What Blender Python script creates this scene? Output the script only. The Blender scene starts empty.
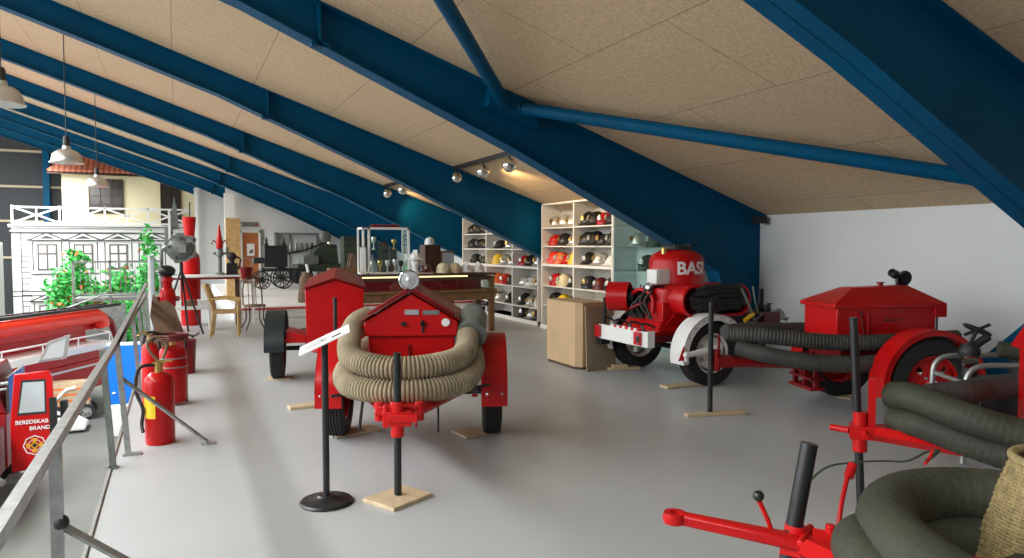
import bpy, bmesh, math, random
from mathutils import Vector, Matrix, Euler
R = math.radians
rnd = random.Random(7)
sc = bpy.context.scene
COL = sc.collection

# ------------------------------------------------------------ materials
def mat(name, col, rough=.5, metal=0, noise=0, nscale=8, bump=0, bscale=60, col2=None, spec=.5, coat=0):
    m = bpy.data.materials.new(name); m.use_nodes = True
    nt = m.node_tree; b = nt.nodes['Principled BSDF']
    b.inputs['Base Color'].default_value = (*col, 1)
    b.inputs['Roughness'].default_value = rough; b.inputs['Metallic'].default_value = metal
    b.inputs['Specular IOR Level'].default_value = spec
    if coat: b.inputs['Coat Weight'].default_value = coat
    if noise or col2:
        tc = nt.nodes.new('ShaderNodeTexCoord'); n = nt.nodes.new('ShaderNodeTexNoise')
        n.inputs['Scale'].default_value = nscale; n.inputs['Detail'].default_value = 5
        r = nt.nodes.new('ShaderNodeValToRGB')
        c2 = col2 or tuple(c*(1-noise) for c in col)
        r.color_ramp.elements[0].color = (*c2, 1); r.color_ramp.elements[1].color = (*col, 1)
        r.color_ramp.elements[0].position = .35; r.color_ramp.elements[1].position = .62
        nt.links.new(tc.outputs['Object'], n.inputs['Vector']); nt.links.new(n.outputs['Fac'], r.inputs['Fac'])
        nt.links.new(r.outputs['Color'], b.inputs['Base Color'])
    if bump:
        tc = nt.nodes.new('ShaderNodeTexCoord'); n = nt.nodes.new('ShaderNodeTexNoise')
        n.inputs['Scale'].default_value = bscale; n.inputs['Detail'].default_value = 4
        bu = nt.nodes.new('ShaderNodeBump'); bu.inputs['Strength'].default_value = bump; bu.inputs['Distance'].default_value = .02
        nt.links.new(tc.outputs['Object'], n.inputs['Vector']); nt.links.new(n.outputs['Fac'], bu.inputs['Height'])
        nt.links.new(bu.outputs['Normal'], b.inputs['Normal'])
    return m
M = {}
M['red'] = mat('red paint', (.52, .006, .007), .28, noise=.15, nscale=3, spec=.3)
M['red_dark'] = mat('dark red paint and shaded red', (.24, .006, .008), .36, noise=.3, nscale=4, spec=.35)
M['red_satin'] = mat('satin red', (.58, .008, .008), .42, spec=.3)
M['maroon'] = mat('maroon paint', (.14, .012, .016), .35, noise=.2)
M['orange_red'] = mat('orange red paint', (.72, .03, .012), .35)
M['black'] = mat('black paint', (.012, .013, .014), .35)
M['rubber'] = mat('tyre rubber', (.018, .018, .018), .75, noise=.3, nscale=20)
M['dark'] = mat('dark grimy metal', (.03, .03, .03), .55, metal=.3, noise=.5)
M['blackgreen'] = mat('dark green black fender', (.012, .02, .022), .35)
M['hose_beige'] = mat('beige ribbed hose', (.36, .295, .19), .8, noise=.3, nscale=6)
M['hose_dark'] = mat('dark ribbed hose', (.05, .052, .045), .62, noise=.4, nscale=5)
M['hose_grey'] = mat('grey canvas hose', (.042, .045, .027), .72, noise=.4, nscale=4, bump=.3, bscale=40)
M['white'] = mat('white paint', (.78, .78, .76), .4)
M['whiteboard'] = mat('white laminate', (.75, .74, .70), .5)
M['shelfback'] = mat('shelf back', (.50, .47, .41), .6)
M['blue'] = mat('blue steel paint', (.0004, .085, .19), .45, noise=.12, nscale=2, spec=.12)
M['bright_blue'] = mat('bright blue plastic', (.0, .19, .75), .4)
M['steel'] = mat('galvanised steel', (.42, .43, .42), .42, metal=.7, noise=.25, nscale=20)
M['chrome'] = mat('chrome', (.75, .75, .73), .12, metal=1)
M['alu'] = mat('dull aluminium', (.6, .6, .58), .35, metal=.85)
M['brass'] = mat('brass', (.62, .42, .14), .3, metal=.9)
M['greymetal'] = mat('grey machine paint', (.20, .22, .20), .5, metal=.2, noise=.3)
M['pine'] = mat('pale wood', (.58, .45, .28), .6, noise=.2, nscale=14)
M['birch'] = mat('birch wood', (.52, .33, .13), .45, noise=.25, nscale=10)
M['oak'] = mat('brown wood', (.19, .095, .035), .42, noise=.35, nscale=9)
M['darkwood'] = mat('dark brown wood', (.07, .03, .014), .4, noise=.35, nscale=9)
M['card'] = mat('cardboard', (.52, .36, .20), .8, noise=.08, nscale=3)
M['card2'] = mat('hardboard', (.34, .27, .18), .8, noise=.12, nscale=4)
M['brown'] = mat('brown leather', (.17, .10, .055), .7, noise=.3)
M['wicker'] = mat('wicker', (.34, .26, .115), .7, noise=.35, nscale=30)
M['green'] = mat('olive green paint', (.045, .065, .04), .5, noise=.3)
M['leaf'] = mat('leaf green', (.07, .55, .10), .5, noise=.5, nscale=6)
M['flower'] = mat('orange flower', (.8, .22, .06), .6)
M['yellow'] = mat('yellow', (.85, .55, .02), .4)
M['cream'] = mat('cream', (.75, .68, .42), .4)
M['orange'] = mat('orange', (.80, .16, .03), .4)
M['silver'] = mat('silver helmet', (.62, .62, .58), .3, metal=.55)
M['helmblack'] = mat('black helmet', (.02, .022, .024), .35)
M['skin'] = mat('mannequin white', (.8, .8, .77), .5)
M['ink'] = mat('black ink', (.015, .015, .015), .6)
M['inkgrey'] = mat('grey ink', (.16, .16, .16), .6)
M['line'] = mat('drawn grey line', (.05, .05, .05), .7)
M['plaster'] = mat('white wall plaster', (.70, .715, .70), .85, noise=.04, nscale=1.2, bump=.05, bscale=90)
M['facade'] = mat('white facade', (.66, .67, .64), .7)
M['yellowwall'] = mat('pale yellow wall', (.85, .78, .52), .75)
M['darkglass'] = mat('dark window glass', (.05, .045, .035), .15)
M['winglass'] = mat('grey window glass', (.42, .45, .46), .15)
M['greyframe'] = mat('grey brown window frame', (.12, .095, .09), .6)
M['hallfloor'] = mat('grey concrete', (.13, .137, .122), .6, noise=.25, nscale=.8)
M['cladding'] = mat('dark wall cladding', (.03, .035, .04), .6)
M['beige'] = mat('beige rail', (.5, .42, .3), .6)
M['doorbrown'] = mat('orange brown door', (.42, .13, .035), .5, noise=.2, nscale=2)
M['paper'] = mat('white paper', (.82, .82, .80), .7)
M['skyblue'] = mat('pale blue cloth', (.55, .68, .76), .8)
M['greyblue'] = mat('grey machine', (.22, .25, .23), .45, metal=.4, noise=.3)
M['reflect'] = mat('red reflector', (.55, .01, .02), .2)
M['gold'] = mat('golden emblem', (.75, .35, .03), .5)

def glassmat(name, tint=(.9, .96, .95), spec=.08):
    m = bpy.data.materials.new(name); m.use_nodes = True; nt = m.node_tree; nt.nodes.clear()
    o = nt.nodes.new('ShaderNodeOutputMaterial'); t = nt.nodes.new('ShaderNodeBsdfTransparent'); g = nt.nodes.new('ShaderNodeBsdfGlossy')
    f = nt.nodes.new('ShaderNodeLayerWeight'); f.inputs['Blend'].default_value = .5; mx = nt.nodes.new('ShaderNodeMixShader')
    pw = nt.nodes.new('ShaderNodeMath'); pw.operation = 'POWER'; pw.inputs[1].default_value = 4; mr = nt.nodes.new('ShaderNodeMapRange'); mr.inputs[3].default_value = .03; mr.inputs[4].default_value = .8
    t.inputs['Color'].default_value = (*tint, 1); g.inputs['Roughness'].default_value = .03; nt.links.new(f.outputs['Facing'], pw.inputs[0]); nt.links.new(pw.outputs[0], mr.inputs[0])
    nt.links.new(mr.outputs[0], mx.inputs[0]); nt.links.new(t.outputs[0], mx.inputs[1]); nt.links.new(g.outputs[0], mx.inputs[2]); nt.links.new(mx.outputs[0], o.inputs[0])
    return m
M['glass'] = glassmat('clear glass')
M['glassg'] = glassmat('greenish glass', (.86, .94, .94))

def emis(name, col, s):
    m = bpy.data.materials.new(name); m.use_nodes = True; b = m.node_tree.nodes['Principled BSDF']
    b.inputs['Base Color'].default_value = (*col, 1); b.inputs['Emission Color'].default_value = (*col, 1); b.inputs['Emission Strength'].default_value = s
    return m
M['strip'] = emis('lit light strip', (1, .85, .45), 1.1)
M['bulb'] = emis('lit spotlight bulb', (1, .78, .5), 6)
M['daylight'] = emis('daylight window', (.92, .97, 1), 3.2)

# floor: painted slab
def floormat():
    m = mat('painted grey floor', (.415, .43, .43), .33, noise=.05, nscale=1.1, spec=.35); nt = m.node_tree
    n = nt.nodes.new('ShaderNodeTexNoise'); n.inputs['Scale'].default_value = 2.5; n.inputs['Detail'].default_value = 6
    tc = nt.nodes.new('ShaderNodeTexCoord'); r = nt.nodes.new('ShaderNodeMapRange'); r.inputs[3].default_value = .26; r.inputs[4].default_value = .46
    nt.links.new(tc.outputs['Object'], n.inputs['Vector']); nt.links.new(n.outputs['Fac'], r.inputs[0]); nt.links.new(r.outputs[0], nt.nodes['Principled BSDF'].inputs['Roughness'])
    return m
M['floor'] = floormat()
# ceiling: wood wool boards with thin joints
def ceilmat():
    m = mat('wood wool ceiling board', (.68, .50, .34), .9, bump=.18, bscale=38); nt = m.node_tree; b = nt.nodes['Principled BSDF']
    tc = nt.nodes.new('ShaderNodeTexCoord'); mp = nt.nodes.new('ShaderNodeMapping'); mp.inputs['Rotation'].default_value = (0, 0, R(90))
    br = nt.nodes.new('ShaderNodeTexBrick'); br.inputs['Scale'].default_value = 1
    br.inputs['Brick Width'].default_value = 2.4; br.inputs['Row Height'].default_value = 1.2; br.inputs['Mortar Size'].default_value = .007
    br.inputs['Color1'].default_value = (.66, .495, .315, 1); br.inputs['Color2'].default_value = (.63, .475, .30, 1); br.inputs['Mortar'].default_value = (.40, .29, .18, 1)
    n = nt.nodes.new('ShaderNodeTexNoise'); n.inputs['Scale'].default_value = 28; n.inputs['Detail'].default_value = 6
    mr = nt.nodes.new('ShaderNodeMapRange'); mr.inputs[1].default_value = .3; mr.inputs[2].default_value = .7; mr.inputs[3].default_value = .82; mr.inputs[4].default_value = 1.1
    mx = nt.nodes.new('ShaderNodeVectorMath'); mx.operation = 'SCALE'
    nt.links.new(tc.outputs['Object'], mp.inputs[0]); nt.links.new(mp.outputs[0], br.inputs['Vector']); nt.links.new(tc.outputs['Object'], n.inputs['Vector'])
    nt.links.new(n.outputs['Fac'], mr.inputs[0]); nt.links.new(br.outputs['Color'], mx.inputs[0]); nt.links.new(mr.outputs[0], mx.inputs['Scale'])
    nt.links.new(mx.outputs[0], b.inputs['Base Color'])
    return m
M['ceiling'] = ceilmat()
def rooftile():
    m = mat('red brown roof tile', (.45, .12, .06), .7); nt = m.node_tree
    tc = nt.nodes.new('ShaderNodeTexCoord'); w = nt.nodes.new('ShaderNodeTexWave'); w.inputs['Scale'].default_value = 1.4
    r = nt.nodes.new('ShaderNodeValToRGB'); r.color_ramp.elements[0].color = (.22, .06, .04, 1); r.color_ramp.elements[1].color = (.50, .17, .09, 1)
    nt.links.new(tc.outputs['Object'], w.inputs['Vector']); nt.links.new(w.outputs['Fac'], r.inputs[0]); nt.links.new(r.outputs[0], nt.nodes['Principled BSDF'].inputs['Base Color'])
    return m
M['tile'] = rooftile()

# ------------------------------------------------------------ mesh helpers
def V(*a): return Vector(a)
class MB:
    def __init__(s): s.bm = bmesh.new()
    def _quad(s, a, b, c, d):
        try: s.bm.faces.new((a, b, c, d))
        except ValueError: pass
    def box(s, x0, x1, y0, y1, z0, z1, m=None):
        vs = [s.bm.verts.new((x, y, z)) for z in (z0, z1) for y in (y0, y1) for x in (x0, x1)]
        for f in ((0, 2, 3, 1), (4, 5, 7, 6), (0, 1, 5, 4), (2, 6, 7, 3), (0, 4, 6, 2), (1, 3, 7, 5)): s.bm.faces.new([vs[i] for i in f])
        if m is not None:
            for v in vs: v.co = m @ v.co
        return s
    def cbox(s, c, d, rot=None):
        m = Matrix.Translation(c) @ (Euler(rot).to_matrix().to_4x4() if rot else Matrix())
        return s.box(-d[0]/2, d[0]/2, -d[1]/2, d[1]/2, -d[2]/2, d[2]/2, m)
    def prism(s, pts, ext, m=None):
        # pts: 3D polygon, ext: extrusion vector
        e = Vector(ext); a = [s.bm.verts.new(Vector(p)) for p in pts]; b = [s.bm.verts.new(Vector(p)+e) for p in pts]
        s.bm.faces.new(a); s.bm.faces.new(b[::-1]); n = len(a)
        for i in range(n): s.bm.faces.new((a[i], b[i], b[(i+1) % n], a[(i+1) % n]))
        if m is not None:
            for v in a+b: v.co = m @ v.co
        return s
    def tube(s, pts, r, seg=10, cap=True, closed=False, rf=None, flat=None):
        pts = [Vector(p) for p in pts]; n = len(pts); rings = []; pn = None
        for i, p in enumerate(pts):
            if closed: t = pts[(i+1) % n]-pts[i-1]
            else: t = pts[min(i+1, n-1)]-pts[max(i-1, 0)]
            t.normalize()
            if pn is None:
                up = Vector((0, 0, 1)) if abs(t.z) < .9 else Vector((1, 0, 0))
                pn = (up - t*up.dot(t)).normalized()
            else: pn = (pn - t*pn.dot(t)).normalized()
            bn = t.cross(pn); rr = rf(i) if rf else (r[i] if isinstance(r, (list, tuple)) else r)
            k = flat or 1
            rings.append([s.bm.verts.new(p+(pn*math.cos(a)*k+bn*math.sin(a))*rr) for a in [2*math.pi*j/seg for j in range(seg)]])
        m = n if closed else n-1
        for i in range(m):
            A, B = rings[i], rings[(i+1) % n]
            for j in range(seg): s._quad(A[j], A[(j+1) % seg], B[(j+1) % seg], B[j])
        if cap and not closed:
            s.bm.faces.new(rings[0][::-1]); s.bm.faces.new(rings[-1])
        return s
    def cyl(s, p0, p1, r0, r1=None, seg=16): return s.tube([p0, p1], [r0, r0 if r1 is None else r1], seg)
    def lathe(s, prof, m=None, seg=24, ang=2*math.pi, a0=0, cap=True):
        # prof (r,z) about z
        full = abs(ang-2*math.pi) < 1e-6; n = seg if full else seg+1; rings = []
        for r, z in prof:
            if r < 1e-5: rings.append([s.bm.verts.new((0, 0, z))])
            else: rings.append([s.bm.verts.new((r*math.cos(a0+ang*j/seg), r*math.sin(a0+ang*j/seg), z)) for j in range(n)])
        for A, B in zip(rings, rings[1:]):
            for j in range(seg):
                k = (j+1) % n
                if len(A) == 1 and len(B) == 1: continue
                if len(A) == 1: f = (A[0], B[k], B[j])
                elif len(B) == 1: f = (A[j], A[k], B[0])
                else: f = (A[j], A[k], B[k], B[j])
                try: s.bm.faces.new(f)
                except ValueError: pass
        if m is not None:
            for ring in rings:
                for v in ring: v.co = m @ v.co
        return s
    def sphere(s, c, r, seg=16, sc_=(1, 1, 1)):
        n = seg//2; m = Matrix.Translation(c) @ Matrix.Diagonal((*sc_, 1))
        return s.lathe([(r*math.sin(math.pi*i/n), r*math.cos(math.pi*i/n)) for i in range(n+1)], m, seg)
    def arc(s, c, ro, ri, w, a0, a1, seg=20, axis='y'):
        # band in the local XZ plane about centre c, width w along y
        P = []
        for i in range(seg+1):
            a = a0+(a1-a0)*i/seg
            P.append([s.bm.verts.new((c[0]+r*math.cos(a), c[1]+y, c[2]+r*math.sin(a))) for r, y in ((ro, -w/2), (ro, w/2), (ri, w/2), (ri, -w/2))])
        for A, B in zip(P, P[1:]):
            for j in range(4): s.bm.faces.new((A[j], A[(j+1) % 4], B[(j+1) % 4], B[j]))
        s.bm.faces.new(P[0]); s.bm.faces.new(P[-1][::-1])
        return s
    def build(s, name, m, parent=None, bevel=0, smooth=40, label=None):
        bmesh.ops.recalc_face_normals(s.bm, faces=s.bm.faces)
        me = bpy.data.meshes.new(name); s.bm.to_mesh(me); s.bm.free()
        me.materials.append(M[m] if isinstance(m, str) else m)
        if smooth:
            me.polygons.foreach_set('use_smooth', [True]*len(me.polygons)); me.set_sharp_from_angle(angle=R(smooth))
        o = bpy.data.objects.new(name, me); COL.objects.link(o)
        if parent: o.parent = parent
        if bevel:
            b = o.modifiers.new('Bevel', 'BEVEL'); b.width = bevel; b.segments = 2; b.limit_method = 'ANGLE'
        if label: o['label'] = label
        return o
def tag(o, label=None, cat=None, group=None, kind=None):
    if label: o['label'] = label
    if cat: o['category'] = cat
    if group: o['group'] = group
    if kind: o['kind'] = kind
    return o
def thing(name, label, cat, loc=(0, 0, 0), rz=0, group=None):
    o = bpy.data.objects.new(name, None); COL.objects.link(o); o.empty_display_size = .1
    o.location = loc; o.rotation_euler = (0, 0, rz)
    return tag(o, label, cat, group)
def base(o, p):
    """move a single-mesh thing's origin to p (world)"""
    p = Vector(p); o.data.transform(Matrix.Translation(-p)); o.location = p; return o
def copy_tree(o, parent=None):
    c = o.copy(); COL.objects.link(c)
    if parent: c.parent = parent
    for ch in list(o.children): copy_tree(ch, c)
    return c
def bez(pts, n=12):
    """Catmull-Rom through pts"""
    P = [Vector(p) for p in pts]; P = [2*P[0]-P[1]]+P+[2*P[-1]-P[-2]]; out = []
    for i in range(1, len(P)-2):
        a, b, c, d = P[i-1:i+3]
        for k in range(n):
            t = k/n; out.append(.5*((2*b)+(c-a)*t+(2*a-5*b+4*c-d)*t*t+(3*b-a-3*c+d)*t**3))
    out.append(P[-2]); return out
def resample(pts, step):
    L = [0]
    for a, b in zip(pts, pts[1:]): L.append(L[-1]+(b-a).length)
    n = max(2, int(L[-1]/step)); out = []; j = 0
    for i in range(n+1):
        d = L[-1]*i/n
        while j < len(L)-2 and L[j+1] < d: j += 1
        t = (d-L[j])/max(1e-9, L[j+1]-L[j]); out.append(pts[j].lerp(pts[j+1], min(1, t)))
    return out
def ribbed(mb, pts, r, pitch=.03, depth=.12, seg=14):
    P = resample(bez(pts, 14), pitch/3)
    return mb.tube(P, r, seg, rf=lambda i: r*(1, 1, 1-depth)[i % 3])
def textmesh(txt, size, depth, m, name, parent=None, mtx=None, bend=None, ext=True):
    cu = bpy.data.curves.new(name, 'FONT'); cu.body = txt; cu.size = size; cu.align_x = 'CENTER'; cu.align_y = 'CENTER'; cu.extrude = depth; cu.offset = size*(.026 if bend else .018)
    o = bpy.data.objects.new(name, cu); COL.objects.link(o)
    dg = bpy.context.evaluated_depsgraph_get(); me = bpy.data.meshes.new_from_object(o.evaluated_get(dg))
    bpy.data.objects.remove(o); bpy.data.curves.remove(cu)
    if bend:
        bm = bmesh.new(); bm.from_mesh(me); bmesh.ops.triangulate(bm, faces=bm.faces)
        for _ in range(2): bmesh.ops.subdivide_edges(bm, edges=[e for e in bm.edges if abs(e.verts[0].co.x-e.verts[1].co.x) > .03], cuts=1)
        for v in bm.verts:
            a = v.co.x/bend; r = bend+v.co.z; v.co = Vector((r*math.sin(a), -r*math.cos(a), v.co.y))
        bm.to_mesh(me); bm.free()
    if mtx is not None: me.transform(mtx)
    me.materials.clear(); me.materials.append(M[m])
    q = bpy.data.objects.new(name, me); COL.objects.link(q)
    if parent: q.parent = parent
    return q

# ------------------------------------------------------------ camera
cam_d = bpy.data.cameras.new('camera'); cam = bpy.data.objects.new('camera', cam_d); COL.objects.link(cam)
cam.location = (0, 0, 1.6); cam.rotation_euler = (R(90)-.046, 0, -.4367)
cam_d.sensor_width = 36; cam_d.lens = 719.2/1024*36; cam_d.clip_start = .05; cam_d.clip_end = 300
sc.camera = cam
# ------------------------------------------------------------ setting
W = 7.62; H0 = 2.037; SL = .342
def cz(x): return H0+SL*(W-x)
FY = [3.146+4.742*k for k in range(9)]
def struct(o, label=None): return tag(o, label, None, None, 'structure')
XL = -16
struct(MB().box(-.45, W+.1, -2.5, 33, -.25, 0).build('floor', 'floor', smooth=0), 'light grey painted upper floor')
struct(MB().box(-22, -.45, -8, 46, -2.75, -2.6).build('floor', 'hallfloor', smooth=0), 'grey concrete floor of the hall below')
struct(MB().box(-.47, -.45, -2.5, 33, -.28, .012).box(-.53, -.47, -2.5, 33, -.30, -.26).build('trim_1', 'steel', smooth=0), 'steel edge beam of the upper floor')
struct(MB().box(-.44, W, -2.5, 33, -2.6, -.35).build('wall_under', 'plaster', smooth=0), 'wall below the upper floor')
struct(MB().prism([(XL, -3, cz(XL)), (W+.1, -3, cz(W+.1)), (W+.1, 46, cz(W+.1)), (XL, 46, cz(XL))], (0, 0, .12)).build('ceiling', 'ceiling', smooth=0), 'sloping ceiling of beige wood wool boards')
struct(MB().box(W, W+.12, -3, 41.4, 0, H0+.05).build('wall_right', 'plaster', smooth=0), 'low white wall under the eaves')
struct(MB().prism([(1.6, 27.05, 0), (W, 27.05, 0), (W, 27.05, cz(W)-.02), (1.6, 27.05, cz(1.6)-.02)], (0, .12, 0)).build('wall_back', 'plaster', smooth=0), 'white end wall of the upper floor')
struct(MB().prism([(.8, 32.2, 0), (W, 32.2, 0), (W, 32.2, cz(W)-.02), (.8, 32.2, cz(.8)-.02)], (0, .12, 0)).build('wall_back_2', 'plaster', smooth=0), 'white wall further back, left of the wide white column')
struct(MB().prism([(-22, 45.2, -2.6), (W, 45.2, -2.6), (W, 45.2, cz(W)), (XL, 45.2, cz(XL)), (-22, 45.2, cz(XL))], (0, .2, 0)).build('wall_hall', 'cladding', smooth=0), 'dark clad end wall of the hall')
m = MB()
for z in (1.0, 2.9, 4.7, 6.55, 8.3): m.box(-20, -3, 45.05, 45.2, z-.06, z+.06)
struct(m.build('trim_2', 'beige', smooth=0), 'beige horizontal rails on the dark end wall')
struct(MB().box(-6.25, -5.95, 44.6, 45.0, -2.6, 9.5).build('trim_3', 'blue', smooth=0), 'blue steel column at the dark end wall')
struct(MB().box(.70, .84, 31.9, 32.05, 0, 3.95).build('trim_4', 'white', smooth=0), 'narrow white column in front of the end wall')
struct(MB().box(1.52, 1.86, 26.5, 26.7, 0, 3.40).build('trim_5', 'white', smooth=0), 'wide white column beside the door')
# stage
struct(MB().box(1.1, W, 16.6, 27.05, 0, .28).build('floor_stage', 'white', bevel=.02), 'low white stage at the back')
struct(MB().box(1.1, W, 16.57, 16.6, .20, .235).build('trim_6', 'red', smooth=0), 'red line along the stage edge')
# hall left wall with tall daylight windows
struct(MB().box(-22.2, -22, -8, 46, -2.6, 2.0).box(-22.2, -22, -8, 46, 9.0, 12.3).build('wall_left', 'plaster', smooth=0), 'left wall of the hall')
for k in range(9):
    y = -7.4+k*5.9
    w = MB().box(-22.1, -22.0, y-.1, y+.1, 2.0, 9.0).box(-22.1, -22.0, y+2.8, y+2.9, 2, 9).box(-22.1, -22.0, y, y+5.8, 5.4, 5.5).build('window_%d' % (k+1), 'white', smooth=0)
    struct(w)
    MB().box(-22.16, -22.12, y, y+5.8, 2.0, 9.0).build('pane', 'daylight', w, smooth=0)
# steel frames
def flz(x):
    pts = [(-25, cz(-25)-.36), (-1.0, cz(-1.0)-.38), (.64, 4.03), (3.69, 2.73), (6.1, 1.57), (6.75, 1.25)]
    for (a, za), (b, zb) in zip(pts, pts[1:]):
        if x <= b: return za+(zb-za)*(x-a)/(b-a)
    return 1.25
def frame(k, y):
    m = MB(); xs = [XL, -1.0, .64, 3.69, 6.1, 6.75]
    top = [(x, y-.006, cz(x)) for x in (W-.005, XL)]
    bot = [(x, y-.006, flz(x)) for x in xs]
    m.prism(top+bot+[(7.3, y-.006, 0), (W-.005, y-.006, 0)], (0, .012, 0))
    fw = .13
    line = [(x, flz(x)) for x in xs]+[(7.3, 0)]
    for (a, za), (b, zb) in zip(line, line[1:]):
        d = Vector((b-a, 0, zb-za)).normalized(); n = Vector((-d.z, 0, d.x))*.016
        m.prism([(a, y-fw, za), (b, y-fw, zb), (b+n.x, y-fw, zb+n.z), (a+n.x, y-fw, za+n.z)], (0, 2*fw, 0))
    m.prism([(XL, y-fw, cz(XL)-.002), (W-.01, y-fw, cz(W)-.002), (W-.01, y-fw, cz(W)-.016), (XL, y-fw, cz(XL)-.016)], (0, 2*fw, 0))
    # splice plate
    for x in (1.41,):
        m.box(x-.012, x+.012, y-fw, y+fw, flz(x)+.01, cz(x)-.01)
    m.box(1.32, 1.5, y-fw, y-.006, flz(1.41)-.015, flz(1.41)+.03)
    o = m.build('trim_%d' % (7+k), 'blue', smooth=0, bevel=0)
    names = ['nearest blue steel roof frame at the upper right', 'second blue steel roof frame, crossed by the brace tube', 'third blue steel roof frame, behind the spotlight track']
    struct(o, names[k] if k < 3 else 'blue steel roof frame number %d from the front' % (k+1))
for k, y in enumerate(FY): frame(k, y)
def brace(p, q, n, label):
    p, q = Vector(p), Vector(q); d = (q-p).normalized()
    m = MB().cyl(p, q, .075, seg=20)
    m.cyl(p-d*.16, p+d*.02, .05); m.cyl(p+d*.02, p+d*.05, .09, seg=20)
    struct(m.build('trim_%d' % n, 'blue'), label)
brace((3.72, 7.75, 3.23), (7.35, 3.35, 1.98), 16, 'blue round brace tube running right under the ceiling')
brace((3.5, 7.72, 3.28), (.35, 3.7, 4.30), 17, 'blue round brace tube running up towards the camera')
# gusset where they meet, and wind brace by the right wall
struct(MB().prism([(3.3, 7.70, 3.22), (3.95, 7.70, 3.02), (3.9, 7.70, 3.3), (3.35, 7.70, 3.45)], (0, .18, 0)).build('trim_18', 'blue'), 'gusset plate holding the two brace tubes')
struct(MB().prism([(7.45, 5.05, 0), (7.45, 3.3, 1.75), (7.45, 3.0, 1.35), (7.45, 4.62, 0)], (.1, 0, 0)).build('trim_19', 'blue'), 'blue diagonal brace low on the right wall')
struct(MB().cbox((7.45, 7.72, H0-.07), (.18, .1, .1)).build('trim_20', 'dark'), 'small dark bracket at the top corner of the white wall')
# door in end wall
d = MB().box(2.12, 2.66, 27.0, 27.05, .28, 2.06).build('door_1', 'doorbrown', smooth=0); struct(d, 'orange brown door with a white poster')
MB().box(2.05, 2.12, 26.97, 27.05, .28, 2.13).box(2.66, 2.73, 26.97, 27.05, .28, 2.13).box(2.05, 2.73, 26.97, 27.05, 2.07, 2.14).build('door_frame', 'white', d, smooth=0)
MB().box(1.99, 2.05, 26.99, 27.05, .28, 2.18).box(2.73, 2.82, 26.99, 27.05, .28, 2.18).build('outer_frame', 'greymetal', d, smooth=0)
MB().box(2.60, 2.63, 26.95, 27.0, 1.15, 1.22).build('door_handle', 'steel', d)
p = tag(base(MB().box(2.27, 2.52, 26.98, 26.998, 1.25, 1.68).build('poster', 'paper', smooth=0), (2.4, 27, 1.25)), 'white poster with a small picture on the orange brown door', 'poster')
MB().prism([(-.06, -.03, .08), (.08, -.03, .10), (.06, -.03, .24), (-.04, -.03, .18)], (0, .008, 0)).build('picture', 'brown', p, smooth=0)
s = tag(base(MB().box(2.04, 2.68, 27.0, 27.045, 2.28, 2.44).build('door_sign', 'inkgrey', smooth=0), (2.36, 27.0, 2.28)), 'small grey sign above the orange brown door', 'sign')
MB().box(-.28, -.24, -.006, 0, .03, .12).build('white_mark', 'paper', s, smooth=0)
MB().box(.18, .28, -.006, 0, .06, .11).build('red_mark', 'reflect', s, smooth=0)
RY = Matrix.Rotation(R(-90), 4, 'X')   # local z axis -> +y
def wheel(parent, c, r, w, rim, spokes=5, side=1):
    m = Matrix.Translation(c) @ RY; ri = r*.62; h = w/2
    prof = [(ri, -h*.75), (ri*1.08, -h*.98), (r*.84, -h), (r*.95, -h*.93), (r*.985, -h*.7)]
    for k in range(5):
        z = -h*.62+k*h*.31; prof += [(r, z-h*.1), (r, z+h*.1), (r*.972, z+h*.13), (r*.972, z+h*.2)] if k < 4 else [(r, z-h*.1), (r, z+h*.1)]
    prof += [(r*.985, h*.7), (r*.95, h*.93), (r*.84, h), (ri*1.08, h*.98), (ri, h*.75), (ri, -h*.75)]
    t = MB().lathe(prof, m, 40).build('wheel', 'rubber', parent)
    k = MB(); o = side*h*.45
    k.lathe([(ri, -h*.8), (ri*.93, -h*.8), (ri*.9, -h*.3), (ri*.9, h*.3), (ri*.93, h*.8), (ri, h*.8)], m, 32)
    k.lathe([(0, o+side*.03), (ri*.2, o+side*.03), (ri*.24, o+side*.012), (ri*.48, o+side*.012), (ri*.5, o-side*.01), (0, o-side*.01)], m, 32)
    for i in range(spokes):
        a0 = 2*math.pi*i/spokes; da = math.pi/spokes*(1.62 if rim == 'red' else 1.25)
        pts = []
        for q in range(5):
            a = a0-da/2+da*q/4; pts.append((ri*.92*math.cos(a), ri*.92*math.sin(a), o-.006))
        for q in range(5):
            a = a0+da/2*.95-da*.95*q/4; pts.append((ri*.46*math.cos(a), ri*.46*math.sin(a), o-.006))
        k.prism(pts, (0, 0, .012), m)
    k.lathe([(ri*.95, o-.006), (ri*.80, o-.006), (ri*.80, o+.006), (ri*.95, o+.006), (ri*.95, o-.006)], m, 32)
    rm = k.build('rim', rim, t)
    b = MB()
    for i in range(5):
        a = 2*math.pi*(i+.5)/5; b.lathe([(0, o+side*.03), (.012, o+side*.028), (.014, o+side*.01)], m @ Matrix.Translation((ri*.34*math.cos(a), ri*.34*math.sin(a), 0)), 8)
    b.lathe([(0, o+side*.055), (.03, o+side*.05), (.036, o+side*.02)], m, 16)
    b.build('hub', 'alu', t)
    return t
def fender(parent, c, r, w, a0, a1, m, name='fender', side=0, lipw=.05, drop=0):
    b = MB().arc(c, r, r-.008, w, R(a0), R(a1), 24)
    if side:
        b.arc((c[0], c[1]+side*(w/2-.004), c[2]), r, r-lipw, .008, R(a0), R(a1), 24)
    if drop: b.box(c[0]+r-.008, c[0]+r, c[1]-w/2, c[1]+w/2, c[2]-drop, c[2]+.01)
    return b.build(name, m, parent)
def chock(x0, y0, dx, dy, rz, label, z=0, h=.03, m='pine', name='wood_plank', grp=None):
    o = MB().box(-dx/2, dx/2, -dy/2, dy/2, 0, h).build(name, m, bevel=.004)
    o.location = (x0, y0, z); o.rotation_euler = (0, 0, rz); return tag(o, label, 'plank', grp)
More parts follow.
